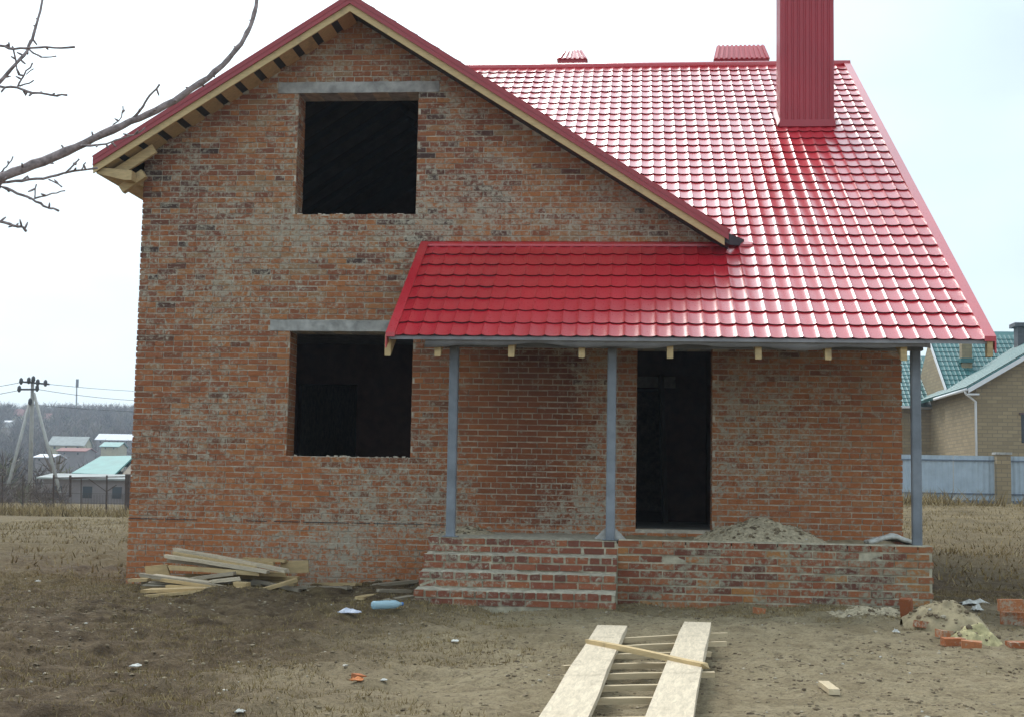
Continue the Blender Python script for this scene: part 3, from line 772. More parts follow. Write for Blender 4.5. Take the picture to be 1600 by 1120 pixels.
# home-made ladder lying in front of the steps
def onz(px, py, z): 
    p = UZ(px, py, z); return p
LZ = .05
lad = thing('wooden_ladder', (8.0, -7.5, 0), 'home-made ladder of two wide pale planks lying on trodden earth', 'ladder')
def extend(a, b, f): return a+(b-a)*f
a0, a1 = onz(957, 980, LZ+.085), onz(885, 1120, LZ+.085); plank('side_plank', a0, extend(a0, a1, 1.28), .245, .045, M_woodpale, None, parent=lad, ragged=.015)
b0, b1 = onz(1090, 975, LZ+.085), onz(1048, 1120, LZ+.085); plank('side_plank', b0, extend(b0, b1, 1.28), .235, .045, M_woodpale, None, parent=lad, ragged=.015)
for (x0, y0, x1, y1) in ((945, 1001, 1136, 991), (945, 1013, 1132, 1005), (930, 1026, 1108, 1021), (879, 1043, 1060, 1038), (885, 1058, 1114, 1053), (905, 1076, 1045, 1073), (890, 1096, 1040, 1093), (862, 1128, 1050, 1124)):
    plank('rung', onz(x0, y0, LZ+.04), onz(x1, y1, LZ+.04), .045, .036, M_woodlt, None, parent=lad)
plank('batten', onz(921, 1002, LZ+.128), onz(1101, 1040, LZ+.128), .06, .035, M_woodnew, 'yellow batten laid slantwise across both planks of the ladder', 'batten')
p = GP(1286, 1072); q = GP(1304, 1086); plank('wood_block', p+Vector((0, 0, .022)), q+Vector((0, 0, .022)), .07, .035, M_woodlt, 'short split offcut of pine alone on bare trodden earth', 'offcut')
# board pile against the wall
PILE = [
 (275, 858, 448, 891, -1.05, -1.35, .11, .03, 'p', 'long pale board on top of the pile sloping down to the right'),
 (273, 864, 402, 887, -1.25, -1.35, .09, .028, 'w', 'yellow board just below the topmost board of the pile'),
 (266, 875, 376, 888, -1.22, -1.30, .12, .03, 'g', 'grey weathered board under the two sloping top boards'),
 (382, 872, 448, 876, -.62, -.62, .10, .025, 'w', 'short board end poking out level behind the pile top'),
 (440, 886, 483, 884, -.55, -.50, .06, .12, 'w', 'squat wide plank on edge against the brick wall'),
 (266, 886, 406, 895, -1.45, -1.40, .13, .04, 'n', 'thick orange board in the middle of the pile'),
 (229, 892, 264, 889, -1.30, -1.30, .05, .10, 'w', 'stubby pale board end beside the house corner end of the pile'),
 (298, 904, 366, 895, -1.68, -1.62, .14, .03, 'g', 'weathered board with a split end lying inside the pile'),
 (330, 908, 376, 903, -1.80, -1.74, .10, .03, 'p', 'short pale split board wedged low in the pile'),
 (218, 897, 471, 937, -1.80, -2.30, .05, .03, 'g', 'long thin grey lath slanting across the front of the pile'),
 (252, 905, 368, 927, -1.92, -2.10, .05, .03, 'w', 'thin yellow lath below the long grey lath'),
 (229, 922, 342, 933, -2.15, -2.25, .26, .03, 'w', 'wide flat board at the front foot of the pile'),
 (228, 931, 378, 938, -2.36, -2.36, .10, .028, 'n', 'bottom board of the pile lying on the mud'),
 (410, 925, 464, 905, -1.75, -1.45, .07, .03, 'w', 'short stake leaning against the end of the pile'),
 (205, 906, 234, 905, -1.45, -1.50, .10, .03, 'w', 'board end jutting past the house corner'),
 (368, 913, 388, 915, -1.9, -1.9, .12, .06, 'n', 'small sawn block between the pile boards'),
]
PILE += [
 (258, 868, 420, 893, -1.38, -1.45, .10, .03, 'p', 'pale board lying beneath the yellow sloping board'),
 (300, 868, 430, 880, -.9, -.8, .12, .03, 'w', 'board behind the topmost board, nearly level'),
 (238, 899, 330, 911, -1.75, -1.85, .16, .03, 'p', 'broad pale board showing its face behind the grey lath'),
 (262, 916, 395, 922, -2.0, -1.95, .12, .035, 'n', 'orange board behind the wide front board'),
 (350, 893, 446, 897, -1.2, -1.1, .14, .04, 'n', 'thick board end under the end of the topmost board'),
 (395, 906, 470, 922, -1.3, -1.5, .06, .03, 'g', 'grey stick between the pile and the stake'),
]
MM = {'p': M_woodpale, 'w': M_wood, 'g': M_woodgrey, 'n': M_woodnew}
for (x0, y0, x1, y1, Ya, Yb, w_, t_, mk, lab) in PILE:
    a, b = UY(x0, y0, Ya), UY(x1, y1, Yb)
    for v in (a, b): v.z = max(v.z, gz(v.x, v.y)+t_/2+.004)
    plank('board', a, b, w_*1.15, t_*1.3, MM[mk], lab, 'board', 'boards in the pile by the wall', random.random()*.5)
# bearers under the pile so that it stands
WH = ('at the house corner end of the pile', 'in the middle of the pile', 'at the step side end of the pile', 'below the front boards of the pile')
for i, (x, y, h, l) in enumerate(((1.15, -1.25, .20, .45), (1.75, -1.15, .17, .5), (2.2, -1.0, .16, .4), (1.35, -1.75, .06, .4))):
    z0 = gz(x, y)
    for k in range(3):
        zz = z0+.01+h*(k+.5)/3
        plank('board', (x-l, y+random.uniform(-.1, .1), zz), (x+l, y+random.uniform(-.15, .15), zz), .16, h/3-.004, random.choice((M_woodgrey, M_wood)), ('lowest', 'middle', 'upper')[k]+' dark inner board '+WH[i], 'board', 'boards in the pile by the wall', .9)
for i, (x0, y0, x1, y1, lab, mk) in enumerate(((449, 919, 546, 922, 'weathered board lying along the foot of the wall', 'g'), (583, 918, 657, 916, 'dark edged board ending at the brick steps', 'g'), (599, 939, 648, 932, 'short grey board end slanting beside the lowest step', 'g'), (561, 938, 586, 933, 'pointed splinter of pale wood on the mud', 'w'), (520, 912, 560, 916, 'broken board scrap against the foot of the wall', 'w'), (590, 926, 640, 927, 'muddy board beside the steps', 'g'))):
    a, b = GP(x0, y0), GP(x1, y1); a.y = min(a.y, -.12); b.y = min(b.y, -.12)
    for v in (a, b): v.z = gz(v.x, v.y)+.03
    plank('board', a, b, .11, .035, MM[mk], lab, 'board', 'board scraps by the steps', .4)
# bottle
def bottle(px0, px1, py):
    a, b = GP(px0, py), GP(px1, py-1); r_ = .043
    a.z = gz(a.x, a.y)+r_; b.z = gz(b.x, b.y)+r_; a.z = b.z = max(a.z, b.z)
    d = (b-a); l = d.length; d.normalize()
    prof = [(0, .3), (.02, .85), (.05, 1), (.25, .93), (.3, 1), (.5, 1), (.55, .93), (.6, 1), (.75, .96), (.88, .5), (.92, .33), (.955, .33)]
    root = thing('plastic_bottle', (a+b)/2-Vector((0, 0, r_)), 'empty clear blue plastic bottle lying in front of the steps', 'bottle')
    m, t, bs = mat('blue_plastic'); bs.inputs['Base Color'].default_value = (.55, .78, .88, 1); bs.inputs['Roughness'].default_value = .18; bs.inputs['Transmission Weight'].default_value = .45
    mb = MB(); mb.tube([a+d*l*p_ for p_, _ in prof], [r_*q for _, q in prof], 14); mb.build('body', m, root, True)
    mc, t, bs = mat('blue_cap'); bs.inputs['Base Color'].default_value = (.08, .2, .5, 1)
    mb = MB(); mb.tube([a+d*l*.955, a+d*l], r_*.4, 12); mb.build('cap', mc, root, True)
bottle(581, 629, 960)
def scrap(name, px, py, s, m_, label, cat, group=None, seed=0, flat=.35, asp=1.):
    p = GP(px, py); n = 7; mb = MB(); V = []
    for j in range(n):
        for i in range(n):
            u, v = i/(n-1)-.5, j/(n-1)-.5; 
            V.append((p.x+u*s*asp*(1+.3*float(vnoise(j*1.7, seed, 1))), p.y+v*s, p.z+.012+max(0, s*flat*(float(vnoise(i*.9+seed, j*.9, 7))+.5))*(1-1.6*max(abs(u), abs(v)))))
    mb.add(V, [(j*n+i, j*n+i+1, (j+1)*n+i+1, (j+1)*n+i) for j in range(n-1) for i in range(n-1)])
    o = mb.build(name, m_, None); md = o.modifiers.new('s', 'SOLIDIFY'); md.thickness = .006
    return tag(o, label, cat, group)
M_bag = simple('crumpled_film', (.55, .57, .66), .35, .2, 20); M_org = simple('orange_scrap', (.6, .2, .06), .7, .2, 20)
scrap('plastic_bag', 546, 962, .17, M_bag, 'crumpled whitish plastic bag on the mud beside the blue bottle', 'plastic bag', None, 3, .6, 1.2)
scrap('brick_chip', 519, 951, .09, M_bloose, 'orange brick chip on mud near the boards', 'chip', None, 5, .6)
scrap('litter_scrap', 558, 1064, .08, M_org, 'bright orange litter scrap on the open mud', 'litter', None, 6, .5)
for i, (px, py, s) in enumerate(((711, 1002, .06), (212, 1043, .07), (600, 1066, .04), (375, 1117, .05), (470, 980, .04), (60, 910, .07))):
    scrap('litter_scrap', px, py, s, M_offw, 'small whitish scrap lying on the mud', 'litter', 'pale scraps on the mud', 10+i, .5)
# rubble by the right end of the porch
def G2(px, py, dz=0): p = GP(px, py); p.z += dz; return p
p = G2(1487, 985); heap('earth_heap', (p.x+.02, p.y+.35), .40, .36, .30, M_soil, 'rounded heap of hardened mortar and earth at the porch end', 'earth heap', 21, 48, .16, None, 1.8)
p = G2(1380, 962); heap('earth_heap', (p.x-.05, p.y+.15), .6, .32, .12, M_gravel, 'low gritty heap at the foot of the porch wall', 'earth heap', 27, 40, .22)
M_straw = simple('yellow_foam', (.44, .38, .20), .9, .35, 25, bmp=1)
p = G2(1532, 1002); heap('insulation_clump', (p.x, p.y+.1), .25, .2, .18, M_straw, 'lumpy yellowish clump of insulation beside the rubble', 'insulation', 33, 30, .35)
def loose_brick(px, py, ang, tilt, label, dz=0., rr=.5, ch_=1.):
    p = G2(px, py); mb = MB(); mb.box(-.125*ch_, .125*ch_, -.06, .06, -.0325, .0325, rr, .004)
    me = mb.mesh('brick', M_bloose); o = bpy.data.objects.new('loose_brick', me); COL.objects.link(o)
    o.location = (p.x, p.y, gz(p.x, p.y)+.034+dz+abs(math.sin(tilt))*.05); o.rotation_euler = (0, tilt, ang)
    return tag(o, label, 'brick', 'loose bricks by the porch')
loose_brick(1586, 976, .1, 0, 'orange brick at the bottom of the small brick stack', 0)
loose_brick(1586, 976, .15, 0, 'orange brick in the middle of the small brick stack', .067, .7)
b_ = loose_brick(1580, 976, .25, 0, 'orange brick standing on edge atop the small brick stack', .16, .9); b_.rotation_euler = (R(90), 0, .2)
b_ = loose_brick(1610, 976, .1, 0, 'second orange brick on edge atop the small brick stack', .16, .4); b_.rotation_euler = (R(90), 0, .12)
loose_brick(1628, 976, .1, 0, 'orange brick beside the small brick stack', .0, .4)
loose_brick(1489, 1008, .12, .0, 'orange brick half with pale mortar top below the earth heap', 0, .6, .75)
loose_brick(1518, 1011, -.2, .06, 'pinkish brick half below the yellowish clump', 0, .95, .65)
b_ = loose_brick(1417, 968, 1.2, 0, 'red brick end stuck upright in the gritty heap', .06, .1); b_.rotation_euler = (0, R(78), 1.1)
loose_brick(1597, 1012, .1, .0, 'dark orange brick lying in the mud below the small brick stack', -.01, .3)
loose_brick(1442, 982, .7, .15, 'broken brick piece against the earth heap', 0, .3, .55)
loose_brick(1476, 993, .3, .1, 'flat broken brick piece at the foot of the earth heap', 0, .95, .5)
loose_brick(1186, 958, .3, .1, 'small orange brick bat near the ladder planks', -.01, .9, .4)
loose_brick(1258, 944, .2, .05, 'brick bat close to the porch wall', -.01, .6, .4)
loose_brick(560, 1062, .6, .1, 'brick splinter on the open mud beside orange litter', -.02, .6, .25)
scrap('slab_scrap', 1523, 940, .26, M_offw, 'white curled plaster slab behind the earth heap', 'slab', None, 41, .5, 1.2)
scrap('slab_scrap', 1527, 955, .15, M_offw, 'small white plaster piece leaning on the earth heap', 'slab', None, 42, .9, .6)
for i, (px, py, s, a_) in enumerate(((1160, 934, .22, 1.6), (1255, 938, .16, 1.4), (1345, 944, .24, 1.8), (1275, 938, .12, 1.2), (1425, 936, .12, 1.3))):
    scrap('mortar_lump', px, py, s, M_offw if i in (1, 2) else M_conc, 'pale lump of dried mortar at the foot of the porch wall', 'mortar', 'mortar lumps by the porch wall', 50+i, .5, a_)
scrap('mortar_lump', 1400, 993, .06, M_offw, 'small white lump on sandy ground left of the rubble', 'mortar', None, 61, .9)
# pebbles, clods and crumbs over the near ground
def scatter_pebbles(n, name, m_, smin, smax, region, dens):
    V = []; F = []; Rr = []; o = 0
    bm = bmesh.new(); bmesh.ops.create_icosphere(bm, subdivisions=1, radius=1); base = np.array([v.co[:] for v in bm.verts]); fs = [tuple(v.index for v in f.verts) for f in bm.faces]; bm.free(); nb_ = len(base)
    xs = rng.uniform(region[0], region[1], n); ys = rng.uniform(region[2], region[3], n); keep = dens(xs, ys) > rng.random(n); xs, ys = xs[keep], ys[keep]; zs = ground(xs, ys)
    for x, y, z in zip(xs, ys, zs):
        s = smin+(smax-smin)*random.random()**3; sc = s*np.array([random.uniform(.7, 1.4), random.uniform(.7, 1.4), random.uniform(.4, .8)])
        v = base*sc*rng.uniform(.65, 1.3, (nb_, 1))+(x, y, z+s*.1); V.append(v); F += [tuple(i+o for i in f) for f in fs]; Rr += [random.random()]*nb_; o += nb_
    me = bpy.data.meshes.new(name); me.from_pydata(np.concatenate(V).tolist(), [], F); at = me.attributes.new('rnd', 'FLOAT', 'POINT'); at.data.foreach_set('value', Rr); me.materials.append(m_); me.update()
    ob = bpy.data.objects.new(name, me); COL.objects.link(ob); return ob
out_house = lambda x, y: np.where((y > -.05) & (x > -.05) & (x < 10.3), 0, 1)*np.where((y > -2.95) & (x > 4.35) & (x < 6.65), 0, 1)*np.where((y > -2.0) & (x > 6.5) & (x < 10.25), 0, 1)
o = scatter_pebbles(42000, 'clods', M_clod, .003, .02, (-2, 14, -10.8, 1), lambda x, y: out_house(x, y)*(.35+.65*sstep(-.1, .25, vnoise(x/.9, y/.9, 71))))
tag(o, 'crumbled clods and small stones strewn over the bare ground', 'stones', None, 'stuff')
# short dry grass
def grass(n, region, dens, hmin, hmax, name, label, wid=.004):
    xs = rng.uniform(region[0], region[1], n); ys = rng.uniform(region[2], region[3], n); keep = dens(xs, ys) > rng.random(n); xs, ys = xs[keep], ys[keep]; zs = ground(xs, ys); n = len(xs)
    h = rng.uniform(hmin, hmax, n)*(.4+.6*rng.random(n)); a = rng.uniform(0, 6.283, n); ln = rng.uniform(.2, 1.3, n)*h; b = rng.uniform(0, 6.283, n); w_ = wid*(.6+rng.random(n))
    dx, dy = np.cos(a)*w_, np.sin(a)*w_
    v0 = np.stack([xs-dx, ys-dy, zs-.01], 1); v1 = np.stack([xs+dx, ys+dy, zs-.01], 1); v2 = np.stack([xs+np.cos(b)*ln, ys+np.sin(b)*ln, zs+h], 1)
    v = np.stack([v0, v1, v2], 1).reshape(-1, 3); f = np.arange(3*n).reshape(-1, 3)
    me = bpy.data.meshes.new(name); me.from_pydata(v.tolist(), [], f.tolist()); at = me.attributes.new('rnd', 'FLOAT', 'POINT'); at.data.foreach_set('value', np.repeat(np.clip(rng.normal(.45, .25, n), 0, 1), 3)); me.materials.append(M_blade); me.update()
    ob = bpy.data.objects.new(name, me); COL.objects.link(ob); return tag(ob, label, 'grass', None, 'stuff')
gd = lambda x, y: out_house(x, y)*sstep(.0, .3, .9*vnoise(x/1.4, y/1.4, 81)+.6*vnoise(x/.35, y/.2, 82)+.45*vnoise(x/.09, y/.09, 86)+.12*sstep(-7, 3, y)+.25*sstep(5, 1, x)-.3*sstep(5, 6.5, x)*sstep(12, 10, x)*sstep(-3, -5, y))
grass(330000, (-3, 15, -10.8, 1.5), gd, .012, .055, 'grass', 'thin trampled grass in tufts over the mud', .0035)
grass(60000, (-14, 26, 1, 40), lambda x, y: out_house(x, y)*np.where((y < 16) & (x > -.2) & (x < 11), 0, 1)*(.4+.6*sstep(-.2, .3, vnoise(x/3, y/3, 83))), .05, .16, 'grass', 'dry olive field grass beyond the house', .012)
grass(16000, (10, 40, 38, 44.2), lambda x, y: sstep(-.2, .3, vnoise(x/2, y/2, 84)), .25, .9, 'grass', 'tall brown weeds along the grey fence', .02)
grass(16000, (-24, 0, 38, 47), lambda x, y: .3+.7*sstep(-.1, .3, vnoise(x/2, y/2, 85)), .2, .8, 'grass', 'brown dead weeds along the post fence', .02)

# ------------------------------------------------------------------ bare tree branch reaching in
TD = 6.6
tree_root = GP(-420, 1200)
def TPt(cx_, cy_, dz=0): return UD(cx_/2.948, cy_/2.948, TD+dz)
tbase = UD(-360, 300, TD+.2); tb = Vector((tbase.x, tbase.y, gz(tbase.x, tbase.y)-.1))
tree = thing('bare_tree', (tb.x, tb.y, tb.z+.1), 'bare leafless tree reaching grey twigs in front of the roof', 'tree')
mb = MB(); mb.tube([tb, tb+Vector((.03, .02, .8)), tb+Vector((-.02, .05, 1.6)), tb+Vector((.05, .0, 2.5)), tb+Vector((.02, -.1, 3.6)), tb+Vector((.15, -.1, 4.8))], [.13, .11, .10, .085, .06, .03], 12); mb.build('trunk', M_bark, tree, True)
def limb(pts, r0, r1, dzs=(0, 0), name='branch', ext=None):
    P = []
    if ext: P.append(Vector(ext))
    n = len(pts)
    for i, (x, y) in enumerate(pts): P.append(TPt(x, y, dzs[0]+(dzs[1]-dzs[0])*i/max(1, n-1)+random.uniform(-.02, .02)))
    # subdivide with slight knots
    Q = []; Rr = []; m_ = len(P)
    for i in range(m_-1):
        for k in range(3):
            t_ = k/3; g = (i+t_)/(m_-1); v = P[i].lerp(P[i+1], t_)
            if k: v = v+Vector([random.uniform(-1, 1) for _ in range(3)])*.004
            Q.append(v); Rr.append((r0+(r1-r0)*g)*random.uniform(.88, 1.14))
    Q.append(P[-1]); Rr.append(r1*1.25)
    mb = MB(); mb.tube(Q, Rr, 7)
    # spur buds
    for i in range(2, len(Q)-1):
        if random.random() < .42:
            d = Vector([random.uniform(-1, 1) for _ in range(3)]).normalized(); l = random.uniform(.012, .035)
            mb.tube([Q[i], Q[i]+d*(Rr[i]+l*.5), Q[i]+d*(Rr[i]+l)], [.005, .0055, .003], 5)
    return mb.build(name, M_bark, tree, True)
k1_, k2_, k3_ = tb+Vector((.02, .03, 1.35)), tb+Vector((.05, .0, 2.5)), tb+Vector((.0, 0, 2.0))
limb([(0, 822), (60, 795), (200, 745), (350, 680), (470, 620), (600, 560), (720, 510), (840, 440), (960, 360), (1050, 275), (1110, 205), (1150, 130), (1180, 30), (1195, -60)], .026, .010, (0, .5), ext=k1_)
limb([(380, 672), (490, 665), (560, 640), (620, 622), (668, 590)], .006, .003, (.1, .1), 'twig')
limb([(600, 555), (660, 490), (690, 440), (735, 390)], .0075, .0045, (.2, .15), 'twig')
limb([(510, 590), (560, 540), (566, 490)], .004, .003, (.2, .2), 'twig')
limb([(0, 843), (100, 835), (200, 825), (290, 800), (450, 775)], .0085, .005, (0, .1), ext=k1_+Vector((0, 0, .02)))
limb([(300, 800), (340, 760), (365, 733)], .005, .004, (.05, .05), 'twig'); limb([(375, 785), (395, 750)], .004, .003, (.05, .05), 'twig'); limb([(225, 828), (285, 862)], .004, .003, (.05, 0), 'twig')
limb([(0, 860), (80, 893), (150, 918), (200, 950), (270, 972)], .009, .005, (0, 0), ext=k1_+Vector((.05, 0, -.1)))
limb([(160, 915), (240, 892), (300, 880)], .0045, .003, (0, 0), 'twig'); limb([(160, 918), (168, 850)], .004, .003, (0, 0), 'twig')
limb([(-40, 1015), (0, 1022), (60, 1040), (100, 1045), (120, 1065)], .008, .006, (0, 0), ext=k1_+Vector((.1, 0, -.25)))
limb([(0, 800), (30, 770), (60, 722)], .004, .003, (0, 0), 'twig')
limb([(0, 378), (60, 310), (110, 258), (150, 180), (175, 90), (200, -30)], .010, .006, (0, .2), ext=k3_)
limb([(-30, 205), (0, 212), (60, 228), (150, 222), (250, 222), (345, 218)], .008, .005, (-.1, -.1), ext=k2_)
limb([(62, 232), (75, 300), (95, 350)], .0045, .003, (-.1, -.1), 'twig'); limb([(135, 230), (190, 265), (260, 260)], .0045, .003, (-.1, -.1), 'twig')
limb([(-20, 395), (0, 400), (80, 405), (150, 430), (240, 440), (310, 440)], .007, .005, (-.05, -.05), ext=k3_+Vector((0, 0, .1)))
limb([(82, 400), (110, 350), (150, 290)], .005, .0035, (-.05, -.05), 'twig'); limb([(90, 398), (155, 372)], .004, .003, (-.05, -.05), 'twig'); limb([(120, 345), (155, 318)], .003, .0025, (-.05, -.05), 'twig')

# ------------------------------------------------------------------ right: neighbour's fence and house
def mat_courses(name, c, mort, rows=13.0):
    m, t, b = mat(name); p = pos(t); w_ = N(t, 'ShaderNodeTexBrick'); mp_ = N(t, 'ShaderNodeMapping')
    sx = N(t, 'ShaderNodeSeparateXYZ'); t.links.new(p, sx.inputs[0]); cb = N(t, 'ShaderNodeCombineXYZ')
    t.links.new(math_(t, 'ADD', sx.outputs[0], sx.outputs[1]), cb.inputs[0]); t.links.new(sx.outputs[2], cb.inputs[1]); t.links.new(cb.outputs[0], w_.inputs['Vector'])
    w_.inputs['Scale'].default_value = 1; w_.inputs['Brick Width'].default_value = .5; w_.inputs['Row Height'].default_value = .19; w_.inputs['Mortar Size'].default_value = .022; w_.inputs['Bias'].default_value = 0
    w_.inputs['Color1'].default_value = (*c, 1); w_.inputs['Color2'].default_value = (*[x*.72 for x in c], 1); w_.inputs['Mortar'].default_value = (*mort, 1)
    n = noise(t, .6, 4, .6, p); t.links.new(mixc(t, mrange(t, n, .35, .7, 0, .3), w_.outputs[0], tuple(x*.7 for x in c)), b.inputs['Base Color']); b.inputs['Roughness'].default_value = .9
    return m
M_yb = mat_courses('yellow_brick', (.36, .27, .155), (.22, .17, .11)); M_wtrim = simple('white_trim', (.72, .72, .74), .5, .05, 4, bmp=0)
M_fence = simple('grey_sheet', (.38, .45, .52), .5, .12, 2, bmp=.05); M_rail = simple('fence_rail', (.12, .15, .20), .6, .1, 3)
FY = 44.5
def fz(x): return gz(x, FY)
fence = thing('sheet_fence', (UY(1500, 780, FY).x, FY, fz(30)), 'grey corrugated metal fence in front of the yellow brick house', 'fence')
x0 = UY(1380, 780, FY).x; x1 = UY(1760, 780, FY).x; xp = UY(1566, 780, FY).x
zt = UY(1500, 711, FY).z; zb = UY(1500, 781, FY).z
for (a, b) in ((x0, UY(1480, 0, FY).x), (UY(1480, 0, FY).x+.01, xp-.32), (xp+.32, x1)):
    mb = MB(); n_ = int((b-a)/.06); V = []
    for i in range(n_+1):
        x = a+(b-a)*i/n_; d = (.0, .0, .03, .03)[i % 4]; V += [(x, FY+d, zb-.25), (x, FY+d, zt)]
    mb.add(V, [(2*i, 2*i+2, 2*i+3, 2*i+1) for i in range(n_)]); mb.build('panel', M_fence, fence)
    for zr in (zt-.22, zb+.30):
        mb = MB(); mb.box(a, b, FY-.045, FY-.003, zr-.03, zr+.03); mb.build('rail', M_rail, fence)
    mb = MB(); mb.box(a, b, FY-.03, FY-.002, zb-.3, zb+.02); mb.build('base_strip', M_rail, fence)
mb = MB(); mb.box(xp-.31, xp+.31, FY-.35, FY+.2, zb-.4, zt+.06); pi = mb.build('pillar', M_yb, fence)
mb = MB(); mb.box(xp-.36, xp+.36, FY-.4, FY+.25, zt+.06, zt+.16); mb.build('pillar_cap', M_conc, pi)
HY = 52.0
nb = thing('neighbour_house', (UY(1600, 780, HY).x, HY, fz(30)), 'yellow brick house with green metal tile roof and white gutters', 'house')
xa = UY(1527, 700, HY).x; ze = UY(1527, 598, HY).z; zg0 = gz(40, HY)-.5
slp = .60
xc = xa+7.2           # gable centre
mb = MB(); mb.prism([(xa, zg0), (xc+7.2, zg0), (xc+7.2, ze), (xc, ze+7.2*slp), (xa, ze)], 'y', HY, HY+7); mb.build('wall', M_yb, nb)
def roof_slab(name, pts, par, t_=.16):
    a, b, c, d = [Vector(p_) for p_ in pts]; nrm = (b-a).cross(d-a).normalized()
    if nrm.z < 0: nrm = -nrm
    mb = MB(); mb.add([a, b, c, d, a-nrm*t_, b-nrm*t_, c-nrm*t_, d-nrm*t_], [(0, 1, 2, 3), (7, 6, 5, 4), (0, 4, 5, 1), (1, 5, 6, 2), (2, 6, 7, 3), (3, 7, 4, 0)]); return mb.build(name, M_teal, par)
def tile_cover(a, u, v, nu, nv, par, clip=None, sc=1.0):
    """tiles over a plane: origin a at the eave, u along the eave, v up the slope"""
    u, v = Vector(u).normalized(), Vector(v).normalized(); n_ = u.cross(v)
    frs = []
    for r_ in range(nv):
        for c in range(nu):
            o = Vector(a)+u*(c*TP*sc)+v*(r_*TS*sc)
            if clip and not clip(o): continue
            frs.append(frame(o+n_*.01, u*sc, v*sc, n_*sc))
    if frs: tiles_joined(frs, 'tile_field', M_teal, par)
ov = .55
rs = roof_slab('roof', [(xa-ov, HY-.6, ze-ov*slp+.1), (xa-ov, HY+12, ze-ov*slp+.1), (xc, HY+12, ze+7.2*slp+.1), (xc, HY-.6, ze+7.2*slp+.1)], nb)
cs_ = 1/math.hypot(1, slp)
tile_cover((xa-ov, HY+10, ze-ov*slp+.1), (0, -1, 0), (1, 0, slp), int(10.6/TP), int(7.7/cs_/TS), rs)
roof_slab('roof', [(xc, HY-.6, ze+7.2*slp+.1), (xc, HY+12, ze+7.2*slp+.1), (xc+7.2+ov, HY+12, ze-ov*slp+.1), (xc+7.2+ov, HY-.6, ze-ov*slp+.1)], nb)
# white barge board and boxed eave
for s_ in (-1, 1):
    mb = MB(); e = xc+s_*(7.2+ov); zz = ze-ov*slp
    mb.prism([(xc, ze+7.2*slp-.22), (e, zz-.22), (e, zz+.02), (xc, ze+7.2*slp+.02)], 'y', HY-.66, HY-.61); mb.build('barge_board', M_wtrim, nb)
mb = MB(); mb.box(xa-ov, xa+.0, HY-.6, HY-.05, ze-ov*slp-.32, ze-ov*slp-.24); mb.build('eave_return', M_wtrim, nb)
mb = MB(); mb.tube([(xa-ov-.07, HY-.55, ze-ov*slp-.05), (xa-ov-.07, HY+6.8, ze-ov*slp-.05)], .08, 8); gt_ = mb.build('gutter', M_wtrim, nb, True)
mb = MB(); mb.tube([(xa-ov-.07, HY-.3, ze-ov*slp-.1), (xa-ov-.05, HY-.25, ze-.55), (xa-.08, HY-.12, ze-.95), (xa-.08, HY-.12, zg0+.6)], .06, 8); mb.build('downpipe', M_wtrim, nb, True)
mb = MB(); q = UY(1592, 645, HY); mb.box(q.x, q.x+1.6, HY-.12, HY-.002, q.z-.06, q.z+.02); mb.build('window_sill', simple('dark_sill', (.12, .07, .08)), nb)
mb = MB(); mb.box(q.x+.1, q.x+1.5, HY-.004, HY+.0, q.z-1.5, q.z-.06) ; 
mb.build('window', simple('dark_glass', (.02, .025, .03), .1), nb)
# cross wing behind, ridge along x
WY = HY+7.0; xb = UY(1483, 600, WY).x; zw = UY(1483, 601, WY).z
mb = MB(); mb.prism([(WY, zg0), (WY+9, zg0), (WY+9, zw), (WY+4.5, zw+4.5*.76), (WY, zw)], 'x', xb, xb+12); mb.build('wall', M_yb, nb)
rs2 = roof_slab('roof', [(xb-.25, WY-.45, zw-.3), (xb+14, WY-.45, zw-.3), (xb+14, WY+4.6, zw+4.6*.76+.05), (xb-.25, WY+4.6, zw+4.6*.76+.05)], nb)
tile_cover((xb-.2, WY-.45, zw-.29), (1, 0, 0), (0, 5.05, 4.6*.76+.35), int(9/TP/1.4), int(6.3/TS/1.4), rs2, None, 1.4)
mb = MB(); mb.beam((xb-.27, WY-.45, zw-.36), (xb-.27, WY+4.6, zw+4.6*.76), .05, .22); mb.build('barge_board', M_wtrim, nb)
q = UY(1509, 552, WY+1.6); mb = MB(); mb.box(q.x-.28, q.x+.28, WY+1.3, WY+1.9, zw, q.z+1.4); ck = mb.build('chimney', M_yb, nb)
mb = MB(); mb.box(q.x-.36, q.x+.36, WY+1.22, WY+1.98, q.z-.55, q.z-.3); mb.build('chimney_collar', M_teal, ck)
q = UY(1600, 508, HY+8); mb = MB(); mb.box(q.x-.35, q.x+.9, HY+8, HY+8.8, ze+2, q.z-.1); mb.box(q.x-.55, q.x+1.1, HY+7.8, HY+9, q.z-.1, q.z+.12); mb.build('chimney', simple('dark_stack', (.10, .10, .11)), nb)
# low wing to the left
LY = WY+5.0; xl0 = UY(1330, 636, LY).x; xl1 = UY(1484, 636, LY).x; zl = UY(1440, 636, LY).z
rise = UY(1440, 556, LY+5).z-zl
mb = MB(); mb.prism([(LY, zg0), (LY+10, zg0), (LY+10, zl), (LY+5, zl+rise-.1), (LY, zl)], 'x', xl0, xb+2); mb.build('wall', M_yb, nb)
rs3 = roof_slab('roof', [(xl0-.3, LY-.5, zl), (xb+1, LY-.5, zl), (xb+1, LY+5, zl+rise), (xl0-.3, LY+5, zl+rise)], nb)
ll = math.hypot(5.5, rise); tile_cover((xl0-.3, LY-.5, zl+.01), (1, 0, 0), (0, 5.5, rise), int((xb+1-xl0)/TP/1.4), int(ll/TS/1.4), rs3, None, 1.4)
mb = MB(); mb.tube([(xl0, LY-.56, zl-.06), (xb+.2, LY-.56, zl-.06)], .08, 8); mb.build('gutter', M_wtrim, nb, True)

